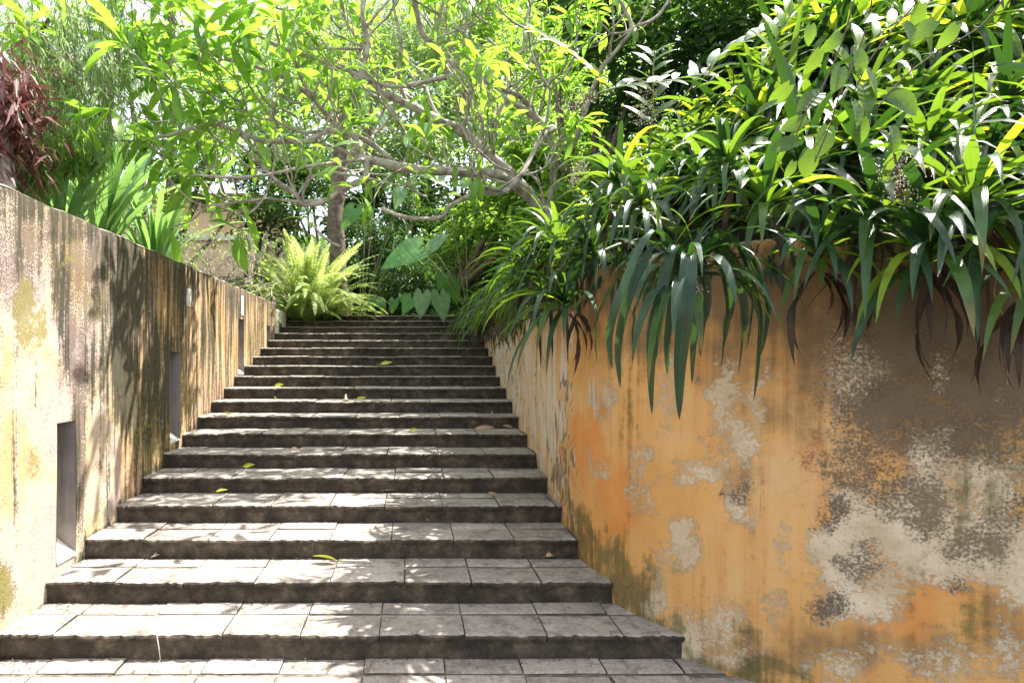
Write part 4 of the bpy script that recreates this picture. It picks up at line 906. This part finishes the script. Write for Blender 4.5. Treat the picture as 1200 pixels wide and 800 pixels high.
def long_plant(loc, n, size, mk, label, name, cat='plant', group=None):
    rt = empty(name, loc, label, cat, group)
    for i in range(n):
        az = i*2.4+random.random()*.4; leaf_obj(random.choice(LV['long', mk]), rt, (math.cos(az)*.04, math.sin(az)*.04, 0), az, size*random.uniform(.7, 1.1), random.uniform(-.45, .1))
    return rt
g = 'long-leaved lily clumps behind the left wall'
long_plant((-3.1, 5.6, 2.6), 34, 1.0, 'lily', 'lily clump nearest the weeping tree behind the left wall', 'lily_plant', group=g)
long_plant((-3.35, 6.9, 2.7), 60, 1.6, 'lily', 'tallest long-leaved lily clump behind the left wall', 'lily_plant', group=g)
long_plant((-3.05, 7.6, 2.6), 44, 1.25, 'lily', 'lily clump just right of the tallest one behind the left wall', 'lily_plant', group=g)
long_plant((-4.7, 8.6, 2.9), 36, 1.5, 'lily', 'lily clump standing farther back under the pale palm', 'lily_plant', group=g)
long_plant((-3.9, 7.9, 2.9), 44, 1.5, 'lily', 'upright lily clump between the tall one and the orange house', 'lily_plant', group=g)
long_plant((-3.3, 9.0, 2.4), 16, .8, 'lily', 'small lily clump nearest the bare-stemmed shrub', 'lily_plant', group=g)
rc = empty('red_cordyline', (-3.02, 4.72, 2.1), 'maroon red-leaved plant with rough grey stem above the left wall', 'plant')
o = MB(); P, rr = smooth_path([Vector((0, 0, 0)), Vector((.05, 0, .4)), Vector((.0, 0, 1.6))], [.07, .065, .04], 5); o.tube(P, rr, 9); o.build('stem', M['bark'], rc)
for i in range(60):
    az = i*2.4; leaf_obj(random.choice(LV['long', 'red']), rc, (0, 0, 1.0+.6*random.random()), az, random.uniform(.32, .5), random.uniform(-1.6, -.5))

q = scatter('crown', RHN, rand_frames(900, 1.0), np.array((-.02, 0, 1.35))+rng.normal(0, 1, (900, 3))*(.16, .16, .26), rng.uniform(.10, .26, 900), M['red'], rc); q['kind'] = 'stuff'

# palms
def frond_data(L, wid, n, droop, lw=.02, hang=.5, a0=.9):
    v = []; f = []; uv = []; p = Vector((0, 0, 0)); ds = L/n
    def q4(a, b, c, d):
        o = len(v); v.extend([a, b, c, d]); f.append((o, o+1, o+2, o+3)); uv.extend([(.5, 0), (0, .5), (.5, 1), (1, .5)])
    for i in range(n):
        t = i/n; a = a0-droop*t; d = Vector((math.cos(a), 0, math.sin(a))); nx = p+d*ds
        if t > .12:
            wl = wid*math.sin(math.pi*min(1, .12+t*.88))**.6*(1-.35*t)
            for s in (-1, 1):
                dr = (d*.45+Vector((0, s, 0))+Vector((0, 0, -hang*random.uniform(.6, 1.2)))).normalized(); m_ = p+dr*wl*.5; e = p+dr*wl+Vector((0, 0, -hang*wl*.25)); sd = d*lw
                q4(p, m_+sd, e, m_-sd)
        r = .006*L*(1-t)+.002; q4(p+Vector((0, r, 0)), p-Vector((0, r, 0)), nx-Vector((0, r, 0)), nx+Vector((0, r, 0)))
        p = nx
    return v, f, uv
def palm(base, top, n, L, mk, label, trunk_r=.12, wid=.35, dens=34):
    rt = empty('palm_tree', base, label, 'palm'); b = Vector(base); t_ = Vector(top)-b
    o = MB(); P, rr = smooth_path([Vector((0, 0, -.3)), t_*.5+Vector((.1, 0, 0)), t_], [trunk_r*1.2, trunk_r, trunk_r*.8], 8); rr = [r*(1+.08*(i % 2)) for i, r in enumerate(rr)]; o.tube(P, rr, 10); o.build('trunk', M['bark_dark'], rt)
    ms = [lm('frond', frond_data(L*random.uniform(.9, 1.1), wid, dens, random.uniform(1.3, 2.0), .018, .6, random.uniform(.5, 1.1)), M[mk]) for _ in range(3)]
    for i in range(n): leaf_obj(random.choice(ms), rt, t_, i*2.4+.3, random.uniform(.8, 1.1), random.uniform(-.4, .4), name='frond')
palm((-5.2, 10.5, 2.4), at(125, 85, 10.5), 16, 1.5, 'palm_grey', 'silvery pale palm behind the lily clumps at the left', .10, .45)
palm((.3, 18.5, 2.5), at(500, 90, 18.5), 14, 3.0, 'palm', 'green palm with broad fronds behind the frangipani', .12, .6)
palm((-1.1, 16, 2.5), at(425, 10, 16), 14, 2.4, 'palm_grey', 'palm with grey-green hanging fronds behind the upright frangipani limbs', .13, .7)
palm((-6.5, 17, 2.5), at(200, -10, 17), 12, 2.4, 'palm', 'distant palm above the orange house', .12, .6)

# rough trunk behind the fern
bt = empty('rough_barked_tree', (-1.35, 12.4, 2.4), 'rough brown trunk standing right behind the fern', 'tree')
o = MB(); P, rr = smooth_path([Vector((0, 0, 0)), at(393, 260, 12.4)-bt.location, at(398, 200, 12.4)-bt.location, at(400, 120, 12.4)-bt.location], [.17, .16, .15, .12], 12); rr = [r*random.uniform(.9, 1.1) for r in rr]; o.tube(P, rr, 11); o.build('trunk', M['bark_dark'], bt)
tree_c = scatter('crown', RH, rand_frames(700, .2), np.array(at(395, 95, 12.4)-bt.location)+rng.normal(0, .55, (700, 3)), rng.uniform(.15, .3, 700), M['tree_mid'], bt); tree_c['kind'] = 'stuff'

# fern on the top steps
FN = empty('sword_fern', (at(358, 372, 11.7).x, 11.75, 17*RI+.02), 'big yellow-green sword fern spreading over the top steps at the left', 'fern')
def fern_frond(L, n=26, a0=1.2, droop=1.6):
    v = []; f = []; uv = []; p = Vector((0, 0, 0)); ds = L/n
    for i in range(n):
        t = i/n; a = a0-droop*t**1.4; d = Vector((math.cos(a), 0, math.sin(a))); wl = .13*math.sin(math.pi*(.1+.9*t))**.5*(1-.45*t)
        if t > .08:
            for s in (-1, 1):
                dr = (d*.25+Vector((0, s, 0))+Vector((0, 0, random.uniform(-.35, .15)))).normalized(); o_ = len(v); m_ = p+dr*wl*.4; v.extend([p, m_+d*.017, p+dr*wl, m_-d*.017]); f.append((o_, o_+1, o_+2, o_+3)); uv.extend([(.4, 0), (0, .5), (.4, 1), (1, .5)])
        nx = p+d*ds; o_ = len(v); v.extend([p+Vector((0, .004, 0)), p-Vector((0, .004, 0)), nx-Vector((0, .003, 0)), nx+Vector((0, .003, 0))]); f.append((o_, o_+1, o_+2, o_+3)); uv.extend([(.5, 0)]*4); p = nx
    return v, f, uv
ffm = [lm('frond', fern_frond(random.uniform(1.3, 1.65), 44, a, d), M['fern']) for a, d in ((1.35, 1.2), (1.2, 1.9), (.95, 1.7), (.7, 1.5), (1.45, .8), (1.05, 2.3))]
for i in range(230):
    az = i*2.4; inner = i/230; me = ffm[(0, 4)[i % 2]] if inner > .55 else ffm[(1, 2, 3, 5)[i % 4]]
    leaf_obj(me, FN, (math.cos(az)*.42*random.random(), math.sin(az)*.2*random.random(), random.uniform(0, .15)), az, random.uniform(.75, 1.2)*(1.1 if inner > .5 else .95), random.uniform(-.1, .2), random.uniform(-.4, .4), 'frond')
o = MB()
for i in range(170):
    a = random.random()*6.28; r_ = random.uniform(.05, .45); h = random.uniform(.15, .5); o.tube([Vector((0, 0, 0)), Vector((math.cos(a)*r_, math.sin(a)*r_*.6, h*.6)), Vector((math.cos(a)*r_*1.7, math.sin(a)*r_, h*.4*random.random()))], [.006, .005, .002], 3)
q = o.build('dead_stalks', M['dead'], FN); q['kind'] = 'stuff'

# elephant ears beyond the stair top
def ear(L, W):
    half = [(-.02, .03), (-.20, .13), (-.24, .24), (-.16, .36), (.0, .43), (.18, .45), (.36, .40), (.54, .31), (.70, .21), (.84, .11), (.93, .045)]
    out = half+[(1.0, 0)]+[(x, -y) for x, y in reversed(half)]
    fx = lambda x, y: (x*L, y*W/.9, L*(.10*abs(y)-.16*x*x+.012*math.sin(x*23+y*9)))
    sp = [(0, 0), (.3, 0), (.6, 0), (.85, 0)]
    v = [fx(*q) for q in sp]+[fx(*q) for q in out]; uv = [(.5, max(0, x)) for x, _ in sp]+[(.5+y, max(0, x)) for x, y in out]
    c = lambda x: 0 if x < .1 else (1 if x < .45 else (2 if x < .75 else 3))
    f = []; m = len(out)
    for i in range(m-1):
        c0 = c(out[i][0]); c1 = c(out[i+1][0]); f.append((c0, 4+i, 4+i+1))
        if c0 != c1: f.append((c0, 4+i+1, c1))
    return v, f, uv
ears = {'ear': lm('leaf', ear(1, .75), M['ear']), 'ear_pale': lm('leaf', ear(1, .7), M['ear_pale'])}
def ear_plant(base, leaves, label, mk='ear'):
    rt = empty('elephant_ear_plant', base, label, 'plant'); b = Vector(base); o = MB()
    for x, y, Y, L, ang, tl in leaves:
        p = at(x, y, Y); P, rr = smooth_path([Vector((0, 0, 0)), (p-b)*.5+Vector((0, 0, .12)), p-b], [.014, .011, .007], 5); s = MB(); s.tube(P, rr, 6); s.build('stalk', M['stem'], rt)
        q = bpy.data.objects.new('leaf', ears[mk if not isinstance(tl, str) else tl]); COL.objects.link(q); q.parent = rt
        dr = Vector((math.cos(R(ang)), -.25, math.sin(R(ang)))); q.matrix_basis = Matrix.Translation(p-b) @ frame(dr, Vector((.1, -.75, .65))).to_4x4() @ Matrix.Scale(.68*L/750*Y, 4)
ear_plant((.9, 10.3, 2.4), [(490, 292, 10, 76, 205, 0), (520, 212, 10.0, 50, 160, 'ear_pale'), (545, 215, 10.1, 44, 20, 'ear_pale'), (505, 290, 10.1, 40, 40, 'ear_pale')], 'tall elephant ear plant with big heart leaves leaning over the stair top')
ear_plant((.55, 11.9, 2.5), [(495, 345, 11, 44, 265, 'ear_pale'), (515, 345, 10.8, 50, 280, 'ear_pale'), (482, 350, 11.5, 34, 240, 0), (527, 330, 10.9, 44, 290, 0), (520, 322, 11.2, 30, 250, 0)], 'low pale elephant ear clump spilling onto the top steps')
ear_plant((-.5, 12.9, 2.5), [(436, 350, 12.6, 22, 270, 0), (446, 352, 12.5, 22, 280, 0), (462, 352, 12.6, 24, 260, 0), (472, 346, 12.6, 22, 280, 0), (428, 356, 12.6, 18, 250, 0)], 'small round-leaved clump on the path beyond the last step')
ear_plant((-1.0, 12.9, 2.5), [(470, 225, 9.5, 34, 250, 'ear_pale'), (432, 100, 13, 40, 250, 'ear_pale'), (415, 245, 12, 44, 240, 0), (500, 150, 12.5, 44, 200, 0), (450, 140, 12.5, 44, 190, 0), (545, 150, 12, 46, 210, 0)], 'loose elephant ear plant with leaves high behind the frangipani limbs')

# thin shrub with pale stems on the left
sh = empty('bare_stemmed_shrub', (-2.9, 10.2, 2.2), 'thin pale-stemmed shrub with tiny leaves behind the far end of the left wall', 'shrub'); o = MB(); pos = []
def tw(p, d, r, dep, L):
    e = p+d.normalized()*L; m_ = (p+e)/2+Vector([random.gauss(0, .03) for _ in range(3)]); o.tube([p, m_, e], [r, r*.9, r*.75], 5)
    if dep == 0: pos.extend([e+Vector([random.gauss(0, .06) for _ in range(3)]) for _ in range(1)])
    if dep:
        for _ in range(random.choice((2, 3))): tw(e, d+Vector([random.gauss(0, .6) for _ in range(3)]), r*.7, dep-1, L*.8)
for k in range(5): tw(Vector((random.uniform(-.5, .3), random.uniform(-.3, .3), 0)), Vector((random.uniform(-.4, .3), 0, 1)), .018, 5, .42)
o.build('stem', M['bark'], sh)
pos = np.array([tuple(p) for p in pos]); q = scatter('foliage', RH, rand_frames(len(pos), 0), pos, rng.uniform(.05, .10, len(pos)), M['tree_mid'], sh); q['kind'] = 'stuff'
sh2 = [(-4.3, 10.8), (-5.0, 11.4)]
for i, (x, y) in enumerate(sh2):
    tree('leafy_shrub', (x, y, 2.2), [((x, y, 3.3+.1*i), .5), ((x+.3, y, 3.9), .45), ((x-.2, y+.2, 4.4), .45)], 260, RH, .10, 'tree_pale' if i else 'tree_mid', ('small airy green shrub in front of the orange house wall', 'pale airy shrub behind, close to the orange house wall')[i], 'shrub', .02, 'bark')

# house beyond the garden, fence and boulder
hs = empty('orange_house', (-6, 17, 2.2), 'orange plastered house glimpsed between the shrubs beyond the left wall', 'house')
small_box('wall', -10, -4.0, 17, 21, 2.0, 6.0, M['house'], hs)
small_box('ledge', -10.05, -3.95, 16.9, 17.0-.003, 4.85, 5.0, M['pale_plaster'], hs)
v = [(-10.4, 16.6, 6.003), (-3.6, 16.6, 6.003), (-3.6, 21.4, 6.003), (-10.4, 21.4, 6.003), (-9.5, 19, 6.25), (-4.6, 19, 6.25)]; link_at('roof', mesh('roof', v, [(0, 1, 5, 4), (1, 2, 5), (2, 3, 4, 5), (3, 0, 4), (3, 2, 1, 0)], M['pale_plaster'], smooth=False), hs)
fe = empty('timber_fence', (-3.4, 11.6, 2.2), 'low dark timber fence behind the far end of the left wall', 'fence')
for k in range(5): small_box('plank', -4.9, -2.75, 11.62, 11.65, 2.25+k*.19, 2.25+k*.19+.165, M['timber'], fe)
for x in (-4.85, -3.8, -2.8): small_box('post', x, x+.08, 11.655, 11.73, 2.1, 3.22, M['timber'], fe)
bo = MB(); U = 12; vv = []
for i in range(9):
    for j in range(U):
        a = math.pi*i/8; b_ = 2*math.pi*j/U; r_ = .2*(1+.18*math.sin(3*b_+i)+.12*math.cos(5*b_)); vv.append((math.sin(a)*math.cos(b_)*r_*1.3, math.sin(a)*math.sin(b_)*r_, math.cos(a)*r_*.9))
ff = [(i*U+j, (i+1)*U+j, (i+1)*U+(j+1) % U, i*U+(j+1) % U) for i in range(8) for j in range(U)]; bo.add(vv, ff)
q = bo.build('boulder', M['rock']); q.location = (-2.62, 10.9, 2.45); tag(q, 'pale mossy boulder behind the end pier of the left wall', 'boulder')

# ------------------------------------------------------------------ fallen leaves and the white string
def fallen(x, y, L, ang, mk, label, curl=.5, W=.4, n_step=None):
    # find the tread the pixel looks at
    best = None
    for n in range(0, NST+1):
        z = n*RI; dz = (y-425)/750
        if dz <= 0: continue
        Y = (H-z)/dz
        if Y1+(n-1)*TR-.02 <= Y <= Y1+n*TR or (n == 0 and Y < Y1): best = (n, Y, z)
    if n_step is not None: best = (n_step, Y1+(n_step-1)*TR+.03, n_step*RI)
    if best is None:
        k = min(range(1, NST+1), key=lambda q: abs(425+750*(H-q*RI)/(Y1+(q-1)*TR)-y)); best = (k, Y1+(k-1)*TR+.05, k*RI)
    L *= 1.35; n, Y, z = best; p = Vector(((x-482.5)/750*Y, Y, z+.02))
    o = link('fallen_leaf', mesh('fallen_leaf', *(lambda d: (d[0], d[1]))(ovate(L, L*W, curl, .35, 7)), M[mk], ovate(L, L*W, curl, .35, 7)[2])); o.location = p; o.rotation_euler = (.45 if n < 5 else .95, -.15, R(ang))
    s = MB(); s.tube([Vector((-.35*L, .0, .004)), Vector((-.15*L, .01*L, .006)), Vector((0, 0, .001))], [.0015, .002, .0015], 5); s.build('leaf_stalk', M[mk], o)
    tag(o, label, 'leaf', 'fallen leaves on the steps')
fallen(395, 660, .13, 172, 'fallen_y', 'large yellow-green fallen leaf on the second step', .3)
fallen(253, 579, .07, 20, 'fallen_y', 'small yellow leaf near the left of the fourth step', .3)
fallen(452, 577, .09, 10, 'fallen_b', 'thin brown curled leaf in the middle of the fourth step', .6, .25)
fallen(572, 583, .06, 30, 'fallen_b', 'small whitish fallen petal right of the middle of the fourth step', .4, .6)
fallen(404, 470, .15, 60, 'fallen_b', 'big curled pinkish dry leaf leaning against a riser half way up', 1.6, .55)
fallen(418, 472, .08, 0, 'fallen_y', 'tiny yellow scrap beside the big curled dry leaf', .2)
fallen(285, 549, .08, 0, 'fallen_y', 'tiny yellowish leaf at the left of the fifth step', .2)
fallen(556, 505, .16, 5, 'fallen_b', 'long thin tan leaf along the right of the seventh step', .5, .22)
fallen(578, 489, .09, 80, 'fallen_b', 'pale upright curled leaf at the right end of the eighth step', .9, .4)
fallen(446, 430, .12, 10, 'fallen_y', 'small yellow leaf on the edge of the twelfth step', .2, .35, 12)
fallen(322, 455, .08, 10, 'fallen_y', 'small yellow leaf near the left end of the tenth step', .2, .5)
fallen(827, 791, .035, 190, 'fallen_y', 'tiny yellow-green leaf on the ground slabs beside the orange wall', .6)
fallen(324, 470, .07, 120, 'fallen_y', 'tiny yellow leaf at the left of the ninth step', .2)
fallen(640, 655, .07, 30, 'fallen_b', 'small brown curled leaf at the shaded right end of the second step', .8)
fallen(500, 612, .06, 110, 'fallen_y', 'tiny yellow leaf in the middle of the third step', .5)
fallen(180, 655, .06, 70, 'fallen_b', 'small tan leaf near the left of the second step', .7)
fallen(340, 530, .08, 40, 'fallen_b', 'small tan leaf left of the middle of the sixth step', .8)
fallen(480, 512, .07, 20, 'fallen_y', 'tiny green-yellow leaf in the middle of the seventh step', .4)
fallen(600, 503, .08, 150, 'fallen_b', 'small dry leaf by the right end of the seventh step', .4)
fallen(270, 488, .07, 150, 'fallen_y', 'tiny mustard leaf near the left wall on the eighth step', .4)
N = 3600; n_ = rng.integers(0, NST, N); xx = XL+rng.random(N)*3.3; e_ = rng.random(N) < .35; xx[e_] = XL+rng.random(e_.sum())**2*.2+.01
yy_ = Y1+n_*TR-.012-rng.random(N)**2.5*.14; P = np.stack([xx, yy_, n_*RI+.004], 1)
q = scatter('leaf_litter', RH, rand_frames(N, 0, 2.5), P, rng.uniform(.008, .03, N), M['dead']); tag(q, kind='stuff')
o = MB(); P, rr = smooth_path([Vector((-1.415, 3.62, .134)), Vector((-1.40, 3.55, .138)), Vector((-1.385, 3.48, .132)), Vector((-1.372, 3.470, .07)), Vector((-1.362, 3.465, .006)), Vector((-1.36, 3.44, .004))], [.0022]*6, 4); o.tube(P, rr, 5)
tag(o.build('white_string', M['pale_plaster']), 'short white string hanging over the lowest riser', 'string')
print('objects', len(bpy.data.objects))
